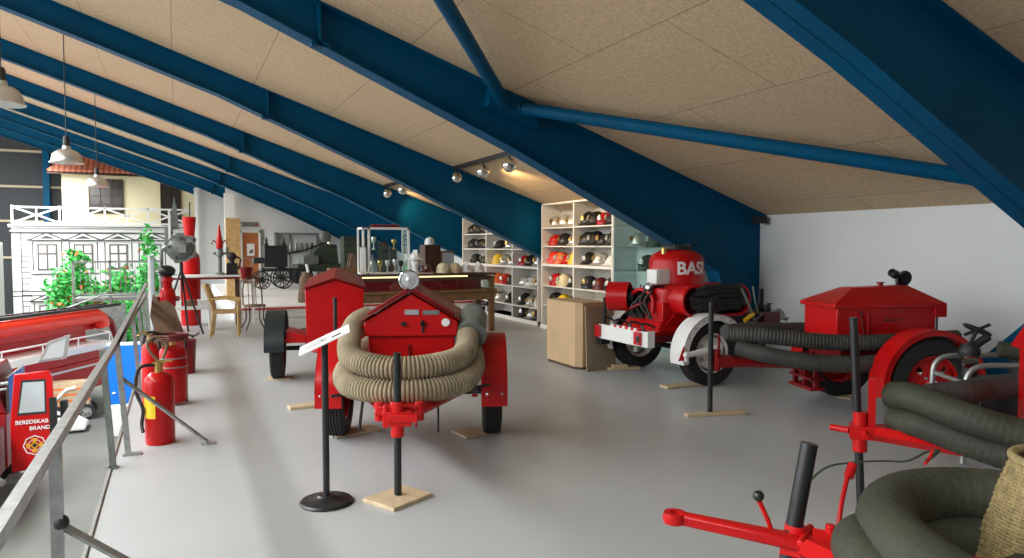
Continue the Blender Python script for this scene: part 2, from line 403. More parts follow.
def standpole(t, x, y, z0, z1, r=.024, m='black'):
    MB().cyl((x, y, z0), (x, y, z1), r, seg=18).build('support_pole', m, t)
def bolts(mb, pts, r=.012, ax='x'):
    for p in pts: mb.sphere(p, r, 8)
    return mb

# ============================ trailer C (centre, beige hose)
rzC = R(-111.5)
C = thing('hose_trailer', 'red hose trailer in the middle with beige ribbed suction hose and round headlamp', 'trailer', (1.83, 5.86, 0), rzC)
for s in (1, -1):
    wheel(C, (0, s*.645, .36), .36, .16, 'red_dark', 5, s)
    fender(C, (0, s*.655, .42), .44, .21, -2, 178, 'red', side=s, lipw=.06, drop=.10)
    b = MB()
    b.sphere((.445, s*.655-.06, .42), .012, 8)
    b.build('fender_bolt', 'alu', C)
    MB().sphere((.445, s*.655+.06, .42), .012, 8).build('fender_bolt', 'alu', C)
MB().cyl((0, -.62, .36), (0, .62, .36), .028).build('axle', 'dark', C)
# chassis
m = MB()
for s in (1, -1):
    m.box(-.6, .5, s*.36-.03, s*.36+.03, .42, .48)
    m.tube([(.45, s*.38, .45), (1.52, s*.045, .50)], .038, 4)
    m.box(-.25, .25, s*.5-.025, s*.5+.025, .36, .385)
m.box(.42, .5, -.38, .38, .42, .48); m.box(-.6, -.54, -.38, .38, .42, .48)
m.prism([(.75, -.28, .495), (1.5, -.05, .515), (1.5, .05, .515), (.75, .28, .495)], (0, 0, .012))
m.build('chassis', 'red', C)
m = MB().box(1.44, 1.64, -.09, .09, .47, .56).cyl((1.6, 0, .40), (1.6, 0, .62), .042).cyl((1.5, -.15, .53), (1.5, .15, .53), .022).cyl((1.54, -.12, .57), (1.54, .12, .57), .012)
m.box(1.58, 1.66, -.05, .13, .50, .55).cyl((1.62, -.07, .46), (1.62, -.07, .6), .016).cyl((1.38, .1, .4), (1.38, .1, .53), .008)
for q in (-.13, .13): m.cyl((1.47, q, .47), (1.47, q, .59), .03, seg=12)
m.build('drawbar_clamp', 'red_satin', C, bevel=.004)
standpole(C, 1.6, 0, .03, .93)
for p0, p1, r_ in (((.35, -.36, .44), (.5, -.62, .43), .012), ((.35, .38, .44), (.4, .62, .42), .015), ((.5, .38, .47), (.45, .62, .50), .012), ((.4, -.38, .45), (.4, -.42, .14), .012), ((.75, .22, .49), (.75, .22, .2), .008)):
    MB().cyl(p0, p1, r_).build('brake_rod', 'dark', C)
# body
body = MB().box(-.42, .42, -.34, .34, .46, .90).build('body', 'red', C, bevel=.012)
MB().box(.42, .44, -.03, -.01, .48, .82).build('hinge_strip', 'red_dark', body)
for y in (-.22, -.12, .14, .2, .26): MB().sphere((.425, y, .74), .011, 8).build('bolt', 'red_dark', body)
m = MB().prism([(.46, -.355, .89), (.46, .355, .89), (.46, .37, .98), (.46, .36, 1.01), (.46, 0, 1.225), (.46, -.36, 1.01), (.46, -.37, .98)], (-.94, 0, 0))
cv = m.build('hood', 'red', C, bevel=.01)
m = MB()
for s in (1, -1):
    m.prism([(.49, 0, 1.245), (.49, s*.385, 1.01), (.49, s*.385, 1.022), (.49, 0, 1.258)], (-1.0, 0, 0))
    m.prism([(.48, s*.03, 1.245), (.48, s*.34, 1.055), (.10, s*.34, 1.055), (.10, s*.03, 1.245)], (0, 0, .022))
m.build('hood_cover', 'red_dark', C, bevel=.003)
m = MB().box(.46, .468, -.05, .06, 1.06, 1.10); m.build('name_plate', 'alu', cv)
MB().box(.46, .466, .09, .22, 1.06, 1.095).build('name_plate', 'inkgrey', cv)
MB().cyl((.46, .27, 1.0), (.475, .27, 1.0), .032, seg=20).build('gauge', 'white', cv)
m = MB().cyl((.46, -.06, .99), (.49, -.06, .99), .018).cyl((.46, .09, 1.0), (.49, .09, .99), .018).cyl((.47, .09, .98), (.47, .09, .92), .008)
m.build('knob', 'black', cv)
hl = MB()
hm = Matrix.Translation((.38, -.02, 1.33)) @ Matrix.Rotation(R(90), 4, 'Y')
hl.lathe([(0, -.10), (.05, -.085), (.075, -.03), (.082, .0), (.082, .022), (.074, .026), (.074, .012)], hm, 28)
hl.cyl((.35, -.02, 1.2), (.35, -.02, 1.28), .014)
L = hl.build('headlamp', 'chrome', C)
MB().lathe([(0, .03), (.04, .026), (.074, .012)], hm, 24).build('lamp_glass', 'winglass', L)
MB().lathe([(0, .036), (.012, .033), (.03, .026)], hm, 16).build('lamp_bulb', 'silver', L)
# hoses
ribbed_pts = [(-.1, -.46, 1.0), (.2, -.50, .98), (.5, -.50, .9), (.8, -.44, .80), (1.0, -.24, .765), (1.07, 0, .755), (1.0, .25, .765), (.8, .43, .79), (.55, .49, .86), (.3, .48, .95), (.0, .46, .98)]
ribbed_pts = [(x, y*.92-.01, z-.015) for x, y, z in ribbed_pts]
ribbed(MB(), ribbed_pts, .088, .027, .14).build('suction_hose', 'hose_beige', C)
pts2 = [(-.2, -.44, .72), (.3, -.53, .64), (.6, -.53, .60), (.88, -.43, .575), (1.06, -.22, .575), (1.11, 0, .575), (1.05, .24, .58), (.86, .45, .60), (.6, .53, .66), (.3, .52, .74)]
ribbed(MB(), [(x, y*.93-.005, z+.01) for x, y, z in pts2], .088, .027, .14).build('suction_hose', 'hose_beige', C)
m = MB().cyl((.40, .47, .90), (.22, .49, 1.02), .115, seg=24).cyl((.22, .49, 1.02), (-.05, .48, 1.0), .10, seg=24).cyl((.43, .47, .885), (.40, .47, .90), .125, seg=24)
m.build('hose_coupling', 'greymetal', C)
m = MB().cyl((.0, .45, 1.08), (.15, .6, 1.12), .01).sphere((.15, .6, 1.12), .02, 10).cyl((.0, .45, 1.0), (.0, .45, 1.1), .012)
m.build('lever', 'dark', C)
wb = MB(); wb.box(-.17, .17, -.14, .14, 0, .025)
o = wb.build('wood_plank', 'pine', bevel=.004); o.location = (1.24, 4.36, 0); o.rotation_euler = (0, 0, R(28)); tag(o, 'pale wooden plank under the support pole of the middle trailer', 'plank')
chock(1.36, 6.12, .42, .22, R(12), 'wooden plank under the left wheel of the middle trailer', h=.02)
chock(2.30, 5.66, .34, .26, R(8), 'pale plank beside the right wheel of the middle trailer', h=.015)

# info stand
S = thing('sign_stand', 'black floor stand with a tilted white text sheet beside the middle trailer', 'sign', (.82, 4.49, 0), 0)
MB().lathe([(0, 0), (.16, 0), (.165, .01), (.155, .022), (.06, .035), (.045, .05), (0, .05)], None, 36).build('base', 'black', S)
MB().cyl((0, 0, .04), (0, 0, 1.02), .021, seg=18).build('pole', 'black', S)
_r, _u, _f = V(.906, -.423, 0), V(.0194, .0417, .9989), V(.4225, .9052, -.046)
_a = (_r*.28+_u*.135+_f*.052).normalized(); _b = (_r*-.049+_u*.028+_f*.19).normalized(); _n = _a.cross(_b).normalized(); _b = _n.cross(_a)
pm = Matrix.Translation((.0, 0, 1.02)) @ Matrix(((_a.x, _b.x, _n.x), (_a.y, _b.y, _n.y), (_a.z, _b.z, _n.z))).to_4x4()
sh = MB().box(-.165, .165, -.11, .11, -.004, .004, pm).build('text_sheet', 'paper', S, smooth=0)
m = MB()
for k in range(5): m.box(-.13, .02+.02*(k % 2), -.06+k*.025, -.052+k*.025, .0042, .005, pm)
m.build('text_line', 'inkgrey', sh, smooth=0)
MB().box(.05, .11, -.06, -.02, .0042, .005, pm).build('printed_picture', 'ink', sh, smooth=0)

# ============================ trailer B (behind, tall hood)
B = thing('hose_trailer', 'red trailer with a tall gabled hood and black mudguard behind the sign stand', 'trailer', (1.76, 8.90, 0), R(-102))
for s in (1, -1):
    wheel(B, (0, s*.68, .36), .36, .15, 'red_dark', 5, s)
    f_ = fender(B, (0, s*.69, .40), .43, .22, -4, 185, 'blackgreen', side=s, lipw=.03, drop=.03)
MB().cyl((0, -.62, .36), (0, .62, .36), .028).build('axle', 'dark', B)
m = MB()
for s in (1, -1):
    m.tube([(.45, s*.33, .42), (1.5, s*.05, .5)], .035, 4); m.box(-.6, .45, s*.32-.03, s*.32+.03, .38, .44)
m.box(-.2, .2, -.6, .6, .46, .50); m.cyl((1.55, 0, .44), (1.55, 0, .6), .04)
for s in (1, -1): m.prism([(.30, s*.34, .46), (.30, s*.56, .46), (.30, s*.56, .60), (.30, s*.34, .54)], (-.5, 0, 0))
m.build('chassis', 'red', B)
bh = MB().prism([(.46, -.32, .44), (.46, .32, .44), (.46, .335, 1.10), (.46, 0, 1.21), (.46, -.335, 1.10)], (-.95, 0, 0)).build('hood', 'red', B, bevel=.01)
m = MB()
for s in (1, -1): m.prism([(.5, 0, 1.215), (.5, s*.36, 1.10), (-.75, s*.34, 1.16), (-.75, 0, 1.30)], (0, 0, .018))
m.build('hood_roof', 'red_dark', B, bevel=.003)
standpole(B, 1.6, .02, .03, 1.08, .02, 'dark')
chock(1.22, 7.28, .5, .14, R(4), 'pale plank under the pole of the rear left trailer', h=.03)
chock(1.10, 9.0, .3, .2, R(-15), 'thin plank under the black mudguard wheel', h=.012)

# ============================ BASI trailer
A = thing('tank_trailer', 'red tank trailer marked BASI with white mudguards and white tail board', 'trailer', (5.52, 7.2, 0), 0)
for s in (1, -1):
    wheel(A, (0, s*.70, .375), .375, .19, 'whiteboard', 6, s)
    c = (0, s*.72, .37)
    b = MB().arc(c, .46, .452, .24, R(12), R(192), 26)
    b.arc((c[0], c[1]+s*.116, c[2]), .46, .385, .008, R(12), R(192), 26)
    b.build('mudguard', 'white', A)
    if s == -1:
        m = MB()
        for k in range(9): a = R(25+k*18); m.cyl((.425*math.cos(a), -.842, .37+.425*math.sin(a)), (.425*math.cos(a), -.836, .37+.425*math.sin(a)), .009, seg=8)
        m.build('mudguard_hole', 'ink', A)
MB().cyl((0, -.64, .36), (0, .64, .36), .035).build('axle', 'dark', A)
MB().tube([(-.47, -.90, .40), (-.3, -.90, .42), (.0, -.885, .45)], [.03, .035, .05], 10).sphere((-.47, -.90, .40), .035, 10).cyl((-.47, -.9, .33), (-.47, -.9, .44), .02).build('mudguard_arm', 'white', A)
MB().prism([(-.455, -.845, .50), (-.53, -.845, .33), (-.42, -.845, .33)], (0, .012, 0)).build('reflector', 'reflect', A, bevel=.006)
m = MB().box(-.6, .9, -.42, -.36, .48, .56).box(-.6, .9, .36, .42, .48, .56).box(-.62, -.56, -.42, .55, .46, .54).box(.84, .9, -.42, .42, .48, .56)
m.tube([(.88, .38, .52), (1.55, 0, .55)], .035, 4).tube([(.88, -.38, .52), (1.55, 0, .55)], .035, 4)
m.build('chassis', 'maroon', A)
MB().box(-.58, .2, -.40, .42, .56, .60).prism([(-.45, -.40, .60), (-.2, -.40, .84), (.2, -.40, .84), (.2, -.40, .60)], (0, .8, 0)).build('bed', 'red', A, bevel=.008)
tb = MB().box(-.66, -.63, -.42, .60, .43, .61).box(-.66, -.56, -.45, -.42, .43, .62).build('tail_board', 'white', A, bevel=.003)
for y0, y1 in ((-.34, -.22), (.54, .64)):
    MB().box(-.70, -.66, y0, y1, .45, .60).build('tail_light', 'reflect', tb, bevel=.004)
MB().box(-.705, -.70, -.34, -.28, .48, .56).build('light_cover', 'black', tb)
m = MB()
for k in range(5): m.box(-.67, -.635, -.30+k*.12, -.24+k*.12, .608, .635)
m.build('warning_stripe', 'red_satin', tb)
m = MB()
for k in range(5): m.box(-.67, -.635, -.24+k*.12, -.18+k*.12, .608, .635)
m.build('warning_stripe', 'white', tb)
m = MB()
for y in (-.35, -.1, .2, .5): MB().tube(bez([(-.60, y, .56), (-.60, y+.1, .68), (-.5, y+.05, .67), (-.45, y, .59)], 6), .014, 8).build('cable', 'black', A)
MB().cyl((-.60, .56, .40), (-.60, .56, .95), .022, seg=12).box(-.68, -.56, .50, .62, .36, .43).build('tail_post', 'black', A)
# tank
T = Matrix.Translation((.10, .02, 0))
tank = MB().lathe([(0, .62), (.33, .62), (.335, .66), (.335, 1.42), (.30, 1.49), (.20, 1.545), (0, 1.57)], T, 48).build('tank', 'red', A)
MB().lathe([(.336, 1.10), (.342, 1.10), (.342, 1.13), (.336, 1.13)], T, 48).build('tank_band', 'red_dark', tank)
m = MB().lathe([(.13, 1.54), (.17, 1.555), (.17, 1.60), (.12, 1.605), (0, 1.61)], T, 28)
for k in range(8): a = k*math.pi/4; m.cyl((.10+.16*math.cos(a), .02+.16*math.sin(a), 1.55), (.10+.16*math.cos(a), .02+.16*math.sin(a), 1.625), .014, seg=8)
m.tube([(.2, -.05, 1.58), (.3, -.08, 1.62), (.36, -.1, 1.60)], .012, 8).build('tank_lid', 'dark', tank)
MB().cyl((-.14, -.05, 1.5), (-.14, -.05, 1.575), .035).build('tank_valve', 'brass', tank)
textmesh('BASI', .21, .004, 'white', 'lettering', tank, T @ Matrix.Rotation(R(-3), 4, 'Z') @ Matrix.Translation((0, 0, 1.325)), bend=.338)
m = MB().lathe([(0, 0), (.2, 0), (.215, .02), (.215, .34), (.2, .36), (0, .36)], Matrix.Translation((-.20, -.2, .74)) @ Matrix.Diagonal((.8, .9, 1, 1)), 30)
m.box(-.40, .1, -.38, -.02, .66, .94).prism([(-.50, -.42, .60), (.2, -.42, .60), (.12, -.38, .72), (-.42, -.38, .72)], (0, .5, 0)); m.build('pump_housing', 'red', A, bevel=.012)
SHM = Matrix.Translation((-.66, .36, .98)) @ Matrix.Rotation(R(-48), 4, 'Z') @ Matrix.Rotation(R(90), 4, 'Y')
sh_ = MB().lathe([(.165, -.0), (.18, -.0), (.18, .26), (.165, .26), (.165, 0)], SHM, 30)
sh_.lathe([(0, .02), (.16, .02), (.16, .03), (0, .03)], SHM, 30)
sh_.build('fan_shroud', 'red', A)
m = MB().box(-.42, -.2, -.02, .30, .72, 1.05).cyl((-.60, .30, .98), (-.45, .12, .98), .09)
rn = random.Random(12)
for k in range(9): m.tube(bez([(-.46+rn.uniform(-.06, .1), .28-.07*k, .74), (-.52+rn.uniform(-.08, .1), .22-.05*k+rn.uniform(-.08, .08), .92+rn.uniform(-.05, .05)), (-.42+rn.uniform(-.05, .1), .15-.05*k+rn.uniform(-.1, .1), 1.10+rn.uniform(-.05, .05))], 6), rn.uniform(.008, .018), 8)
for k in range(4): m.cyl((-.45+.06*k, -.08, .9), (-.45+.06*k, -.1, 1.12), .028, seg=10)
m.build('engine', 'dark', A)
MB().tube(bez([(-.5, .1, 1.02), (-.48, -.05, 1.08), (-.42, -.2, 1.0), (-.45, -.25, .8)], 8), .025, 10).build('red_pipe', 'red', A)
MB().tube(bez([(-.5, .2, .82), (-.55, .02, .86), (-.48, -.1, .92)], 8), .02, 10).build('red_pipe', 'red_dark', A)
MB().box(-.36, -.34, -.20, -.0, 1.14, 1.32).box(-.34, -.16, -.20, -.0, 1.14, 1.32).build('white_box', 'whiteboard', A, bevel=.01)
MB().lathe([(0, 0), (.05, .01), (.055, .04), (.03, .06), (0, .065)], Matrix.Translation((-.40, -.12, 1.10)) @ Matrix.Rotation(R(-60), 4, 'Y'), 16).build('air_cap', 'alu', A)
MB().box(-.365, -.362, -.34, -.27, .87, .93).build('label_plate', 'paper', A)
# hose basket
m = MB()
pts = []
for k in range(40):
    a = 2*math.pi*k/40; x = .33*(1 if math.cos(a) > 0 else -1)+.165*math.cos(a); pts.append((x+.19, -.62, .96+.175*math.sin(a)))
m.tube(pts, .018, 8, closed=True, flat=1)
m.tube([(p[0], -.22, p[2]) for p in pts], .018, 8, closed=True)
for k in range(40):
    a, b = pts[k], pts[(k+1) % 40]; m.prism([(a[0], -.62, a[2]), (b[0], -.62, b[2]), (b[0], -.62, b[2]+.004), (a[0], -.62, a[2]+.004)], (0, .4, 0))
m.build('hose_basket', 'red', A)
rn = random.Random(3)
for k in range(11):
    m = MB(); zz = .83+.026*k; w2 = .47-abs(zz-.96)*.8+rn.uniform(-.03, .02)
    P = [(.22-w2+.05, -.60+.02*rn.random(), zz), (.0, -.655, zz+rn.uniform(-.05, .05)), (.25, -.68+.02*rn.random(), zz+.03+rn.uniform(-.02, .03)), (.22+w2-.05, -.62, zz+.03), (.22+w2, -.5, zz), (.22+w2-.06, -.3, zz)]
    m.tube(bez(P, 8), .026, 10); m.build('rubber_hose', 'rubber', A)
MB().tube(bez([(.52, -.66, 1.1), (.56, -.72, .95), (.64, -.72, .8), (.7, -.68, .72)], 8), .016, 8).tube(bez([(.7, -.66, 1.12), (.68, -.72, .95), (.75, -.7, .8)], 8), .012, 8).build('strap', 'greymetal', A)
MB().cyl((.52, -.72, .72), (.66, -.72, .80), .024).build('hose_nozzle', 'yellow', A)
MB().box(.6, .95, -.3, .25, .60, .82).cyl((.6, .0, .9), (.6, -.3, .9), .1).build('rear_pump', 'dark', A, bevel=.01)
m = MB().box(1.22, 1.50, -.32, .02, .56, .76); m.build('tool_box', 'maroon', A, bevel=.008)
m = MB().cyl((1.28, -.2, .62), (1.28, -.2, 1.05), .035).cyl((1.28, -.2, .78), (1.4, -.2, .80), .05).sphere((1.28, -.2, .8), .07, 12).cyl((1.38, -.2, .85), (1.45, -.2, .85), .012)
m.tube([(.75, -.5, .60), (1.2, -.3, .74)], .02, 8).cyl((1.52, 0, .02), (1.52, 0, .56), .025, seg=14)
m.build('jockey_column', 'black', A)
m = MB().cyl((1.48, -.15, .68), (1.66, -.15, .66), .04).cyl((1.66, -.15, .66), (1.76, -.18, .64), .028).tube(bez([(1.48, -.2, .74), (1.58, -.22, .77), (1.68, -.2, .7)], 6), .016, 8)
m.build('coupling_head', 'steel', A)
chock(5.24, 7.80, .42, .16, R(-8), 'wooden plank under the far wheel of the tank trailer', h=.03)
chock(5.18, 7.80, .2, .1, R(-12), 'short wooden block on the plank by the far wheel of the tank trailer', z=.03, h=.035, name='wood_block')
chock(5.26, 6.55, .62, .16, R(-4), 'pale plank in front of the near white mudguard wheel', h=.025)

# ============================ trailer T2 (hipped hood)
rz2 = math.atan2(.298, -.954)
D = thing('hose_trailer', 'red trailer with hipped hood box and small black horn before the white wall', 'trailer', (6.18, 4.82, 0), rz2)
for s in (1, -1):
    wheel(D, (-.02, s*.69, .395), .395, .17, 'red', 4, s)
    fender(D, (-.02, s*.68, .38), .49, .22, -12, 190, 'red', side=s, lipw=.05)
MB().cyl((0, -.62, .375), (0, .62, .375), .03).build('axle', 'dark', D)
m = MB()
for s in (1, -1):
    m.tube([(.5, s*.36, .50), (1.58, s*.05, .50)], .035, 4); m.box(-.5, .6, s*.30-.03, s*.30+.03, .42, .50)
    m.prism([(.2, s*.2, .5), (.62, s*.2, .5), (.35, s*.2, .74)], (0, .03, 0))
m.box(1.5, 1.66, -.08, .08, .46, .56).cyl((1.64, 0, .42), (1.64, 0, .62), .035).cyl((1.62, .0, .5), (1.62, .0, .76), .012)
for y in (-.18, .0, .18): m.box(.72, .76, y-.02, y+.02, .26, .46)
m.box(.66, .80, -.2, .2, .24, .27).box(.66, .80, -.2, .2, .34, .36)
m.build('chassis', 'red_dark', D)  # red chassis in shade; the shade is put into this darker red
MB().box(-.38, .55, -.27, .27, .52, .74).build('engine_base', 'red_dark', D)
bd = MB().prism([(.60, -.28, .735), (.60, .28, .735), (.60, .28, 1.065), (.60, -.28, 1.065)], (-1.0, 0, 0)).build('body', 'red', D, bevel=.008)
m = MB()
a = [(.64, -.30, 1.06), (.64, .30, 1.06), (-.50, .30, 1.06), (-.50, -.30, 1.06)]
vs = [m.bm.verts.new(p) for p in a]; t_ = [m.bm.verts.new(p) for p in ((.34, -.10, 1.20), (.34, .10, 1.20), (-.24, .10, 1.22), (-.24, -.10, 1.22))]
lo = [m.bm.verts.new((p[0], p[1], 1.02)) for p in a]
m.bm.faces.new(t_); m.bm.faces.new(lo[::-1])
for i in range(4):
    j = (i+1) % 4; m._quad(vs[i], vs[j], t_[j], t_[i]); m._quad(lo[i], lo[j], vs[j], vs[i])
m.build('hood', 'red', D, bevel=.006)
MB().prism([(-.50, -.30, 1.03), (-.50, .30, 1.03), (-.50, .30, .93), (-.50, -.30, .93)], (.12, 0, 0)).build('hood_apron', 'red', D, bevel=.004)
m = MB()
m.box(.02, .13, .281, .286, .90, .915).box(-.04, -.01, .281, .286, .903, .918); m.build('small_marking', 'ink', bd)
MB().cyl((.38, .29, 1.0), (.34, .31, .74), .012).build('latch', 'red_dark', D)
MB().cyl((.30, .29, .98), (.30, .30, .74), .010).build('latch', 'red', D)
MB().cyl((-.42, .27, .58), (-.42, .27, .94), .010).build('stay', 'black', D)
MB().sphere((.50, .30, .735), .025, 10).build('drain_cock', 'brass', D)
MB().cyl((-.02, 0, 1.2), (-.02, 0, 1.24), .025).cyl((-.02, 0, 1.24), (-.02, 0, 1.25), .04).build('filler_cap', 'red_dark', D)
hm = Matrix.Translation((-.20, .0, 1.31)) @ Matrix.Rotation(R(70), 4, 'Y') @ Matrix.Rotation(R(160), 4, 'X')
hn = MB().lathe([(.012, -.12), (.04, -.10), (.045, -.04), (.02, -.01), (.025, .03), (.06, .07), (.085, .10), (.08, .10), (.02, .03), (0, .02)], hm, 20)
hn.cyl((-.2, 0, 1.19), (-.2, 0, 1.29), .016).build('horn', 'black', D)
standpole(D, 1.70, 0, .025, 1.07, .024, 'dark')
# two black hoses along both sides
P = [(1.55, .07, .78), (1.30, .26, .78), (.9, .38, .74), (.5, .42, .72), (.0, .43, .73), (-.5, .43, .75)]
ribbed(MB(), P, .075, .03, .10).build('suction_hose', 'hose_dark', D)
P = [(1.50, .12, .66), (1.25, .30, .60), (.9, .42, .55), (.5, .50, .54), (.22, .52, .56)]
ribbed(MB(), P, .078, .03, .04).build('suction_hose', 'hose_dark', D)
P = [(1.52, -.06, .78), (1.30, -.2, .78), (.9, -.36, .76), (.4, -.44, .75), (-.4, -.44, .76)]
ribbed(MB(), P, .07, .03, .10).build('suction_hose', 'hose_dark', D)
o = chock(4.60, 5.30, .60, .09, R(-14), 'pale wooden plank under the support pole near the white mudguard', h=.03)
chock(6.45, 5.35, .30, .14, R(20), 'thin pale strip beside the far wheel of the hipped hood trailer', h=.012)

# ============================ trailer T3 (right, long hoses)
f3 = Vector((-.70, .714)); rz3 = math.atan2(f3.y, f3.x)
c3 = Vector((3.73, 3.01))-f3*1.68
G = thing('hose_trailer', 'red trailer at the right edge with long grey ribbed hoses over its drawbar', 'trailer', (c3.x, c3.y, 0), rz3)
for s in (1, -1):
    wheel(G, (0, s*.68, .36), .36, .17, 'red', 4, s); fender(G, (0, s*.68, .38), .46, .26, -12, 190, 'red', side=s, lipw=.055)
MB().cyl((0, -.62, .36), (0, .62, .36), .03).build('axle', 'dark', G)
m = MB()
for s in (1, -1): m.tube([(.8, s*.36, .47), (1.60, s*.04, .48)], .042, 4); m.box(-.6, .8, s*.36-.03, s*.36+.03, .42, .5)
m.box(-.6, -.54, -.36, .36, .42, .5).box(.74, .8, -.36, .36, .42, .5)
m.box(1.52, 1.74, -.05, .05, .44, .52).cyl((1.68, 0, .36), (1.68, 0, .60), .042).cyl((1.66, -.22, .5), (1.66, .14, .48), .016).cyl((1.74, 0, .48), (1.84, -.05, .48), .02).box(1.6, 1.64, -.02, .02, .5, .8)
m.build('chassis', 'red', G)
MB().box(-.5, .8, -.32, .32, .5, 1.02).build('body', 'red', G, bevel=.02)
MB().prism([(.84, -.34, 1.0), (.84, .34, 1.0), (.84, 0, 1.2)], (-1.4, 0, 0)).build('hood', 'red', G, bevel=.006)
MB().cyl((1.665, 0, 0), (1.73, .0, 1.17), .024, seg=18).build('support_pole', 'black', G)
P = [(1.50, -.05, .70), (1.40, .10, .72), (1.2, .28, .67), (.95, .38, .62), (.6, .46, .58), (.1, .48, .56)]
ribbed(MB(), P, .085, .035, .04).build('suction_hose', 'hose_grey', G)
P = [(1.50, -.02, .57), (1.36, .16, .57), (1.1, .32, .51), (.8, .42, .46), (.45, .46, .44)]
ribbed(MB(), P, .075, .035, .04).build('suction_hose', 'hose_grey', G)
P = [(1.3, -.12, .70), (1.1, -.2, .72), (.9, -.34, .74), (.5, -.42, .78), (-.1, -.44, .8)]
ribbed(MB(), P, .075, .035, .04).build('suction_hose', 'hose_dark', G)
# pump behind it
Pm = thing('portable_pump', 'grey portable pump with a tube frame and hand valve behind the right trailer', 'pump', (5.62, 3.30, 0), R(-30))
m = MB()
for y in (-.24, .24):
    m.tube(bez([(-.40, y, .02), (-.40, y, .45), (-.36, y, .70), (-.1, y, .74), (.4, y, .72), (.46, y, .5), (.46, y, .02)], 8), .02, 10)
for x in (-.38, .45): m.cyl((x, -.24, .3), (x, .24, .3), .016).cyl((x, -.24, .6), (x, .24, .6), .016)
m.build('tube_frame', 'steel', Pm)
m = MB().box(-.25, .3, -.16, .16, .30, .58).cyl((-.3, 0, .5), (.1, 0, .5), .13, seg=20).cyl((.1, 0, .55), (.1, 0, .8), .06).box(-.38, .44, -.22, .22, .27, .31)
m.build('pump_body', 'dark', Pm, bevel=.01)
m = MB().cyl((-.25, 0, .62), (-.25, 0, .86), .05).sphere((-.25, 0, .80), .075, 14).cyl((-.25, 0, .82), (-.12, 0, .92), .03)
m.lathe([(.09, -.012), (.105, 0), (.09, .012), (.078, 0), (.09, -.012)], Matrix.Translation((-.2, 0, .97)) @ Matrix.Rotation(R(25), 4, 'Y'), 20)
m.cyl((-.29, 0, .93), (-.11, 0, 1.01), .012).cyl((-.25, 0, .86), (-.2, 0, .97), .014)
m.build('hand_valve', 'dark', Pm)
MB().cyl((-.30, -.09, .74), (-.30, -.13, .74), .05).build('pressure_gauge', 'chrome', Pm)
MB().tube(bez([(-.1, -.1, .84), (.2, -.18, .80), (.55, -.2, .74), (.9, -.15, .70)], 8), .06, 12).build('hose', 'hose_grey', Pm)

# ============================ trailer T4 (foreground)
f4 = Vector((-.533, .846)); rz4 = math.atan2(f4.y, f4.x)
c4 = Vector((1.97, 1.81))-f4*1.18
F = thing('hose_trailer', 'red drawbar trailer in the foreground carrying thick dark hose coils', 'trailer', (c4.x, c4.y, 0), rz4)
for s in (1, -1): wheel(F, (0, s*.68, .36), .36, .17, 'red', 4, s)
MB().cyl((0, -.62, .36), (0, .62, .36), .03).build('axle', 'dark', F)
m = MB()
for s in (1, -1): m.tube([(.45, s*.34, .47), (1.18, s*.06-.10, .52)], .042, 4); m.box(-.5, .45, s*.34-.03, s*.34+.03, .43, .5)
m.box(-.5, .42, -.34, .34, .30, .33)
m.build('chassis', 'red', F)
m = MB()
m.prism([(1.12, -.195, .475), (1.12, -.11, .475), (1.63, .012, .528), (1.63, -.034, .528)], (0, 0, .05))
m.build('drawbar', 'red', F, bevel=.014)
m = MB().lathe([(.022, -.02), (.05, -.02), (.056, 0), (.05, .024), (.022, .024), (.018, 0), (.022, -.02)], Matrix.Translation((1.65, -.01, .55)) @ Matrix.Diagonal((.85, .85, .9, 1)), 28)
m.build('towing_eye', 'red', F)
m = MB().cyl((1.255, -.155, .42), (1.235, -.165, .56), .040, seg=20).box(1.08, 1.20, -.21, -.07, .44, .53).box(1.16, 1.28, -.20, -.10, .46, .52)
m.cyl((1.20, -.25, .53), (1.20, -.06, .53), .014).cyl((1.12, -.18, .44), (1.12, -.18, .58), .018)
m.build('drawbar_clamp', 'red_satin', F, bevel=.005)
MB().cyl((1.315, -.09, 0), (1.20, -.196, .865), .031, seg=20).build('support_pole', 'black', F)
MB().tube(bez([(1.31, -.12, .52), (1.325, -.115, .57), (1.355, -.10, .645)], 6), .009, 10).build('lever', 'red', F)
MB().sphere((1.358, -.098, .665), .021, 16).build('lever_knob', 'black', F)
MB().tube(bez([(1.10, -.20, .48), (1.10, -.26, .60), (1.09, -.33, .70), (1.08, -.37, .745)], 6), .009, 10).tube([(1.085, -.345, .715), (1.075, -.38, .76)], .018, 10).build('strap_rod', 'red', F)
MB().tube(bez([(1.22, -.25, .69), (1.16, -.31, .75), (1.08, -.38, .765), (.98, -.45, .77), (.90, -.50, .77), (.84, -.60, .79), (.80, -.66, .79), (.81, -.63, .78), (.84, -.58, .76)], 8), .0065, 8, flat=.5).build('strap', 'green', F)
MB().tube(bez([(.82, -.60, .80), (.83, -.57, .77), (.84, -.50, .77)], 6), .006, 8).build('red_strap', 'red', F)
HP = [(-.5, .50, .61), (.2, .50, .61), (.45, .44, .61), (.72, .26, .63), (.90, .0, .65), (.93, -.26, .66), (.82, -.46, .665), (.6, -.55, .67), (.2, -.56, .68), (-.5, -.54, .68)]
ribbed(MB(), HP, .10, .05, .02, 20).build('hose', 'hose_grey', F)
HP = [(-.4, .44, .50), (.3, .42, .52), (.62, .32, .53), (.88, .18, .55), (1.0, .0, .58), (.98, -.2, .56), (.86, -.40, .53), (.5, -.50, .52), (-.3, -.5, .52)]
ribbed(MB(), HP, .09, .05, .02, 20).build('hose', 'hose_grey', F)
HP = [(-.4, .24, .56), (.25, .22, .54), (.52, .08, .52), (.56, -.12, .50), (.42, -.28, .50), (-.3, -.32, .50)]
ribbed(MB(), HP, .09, .04, .035, 18).build('hose', 'hose_dark', F)
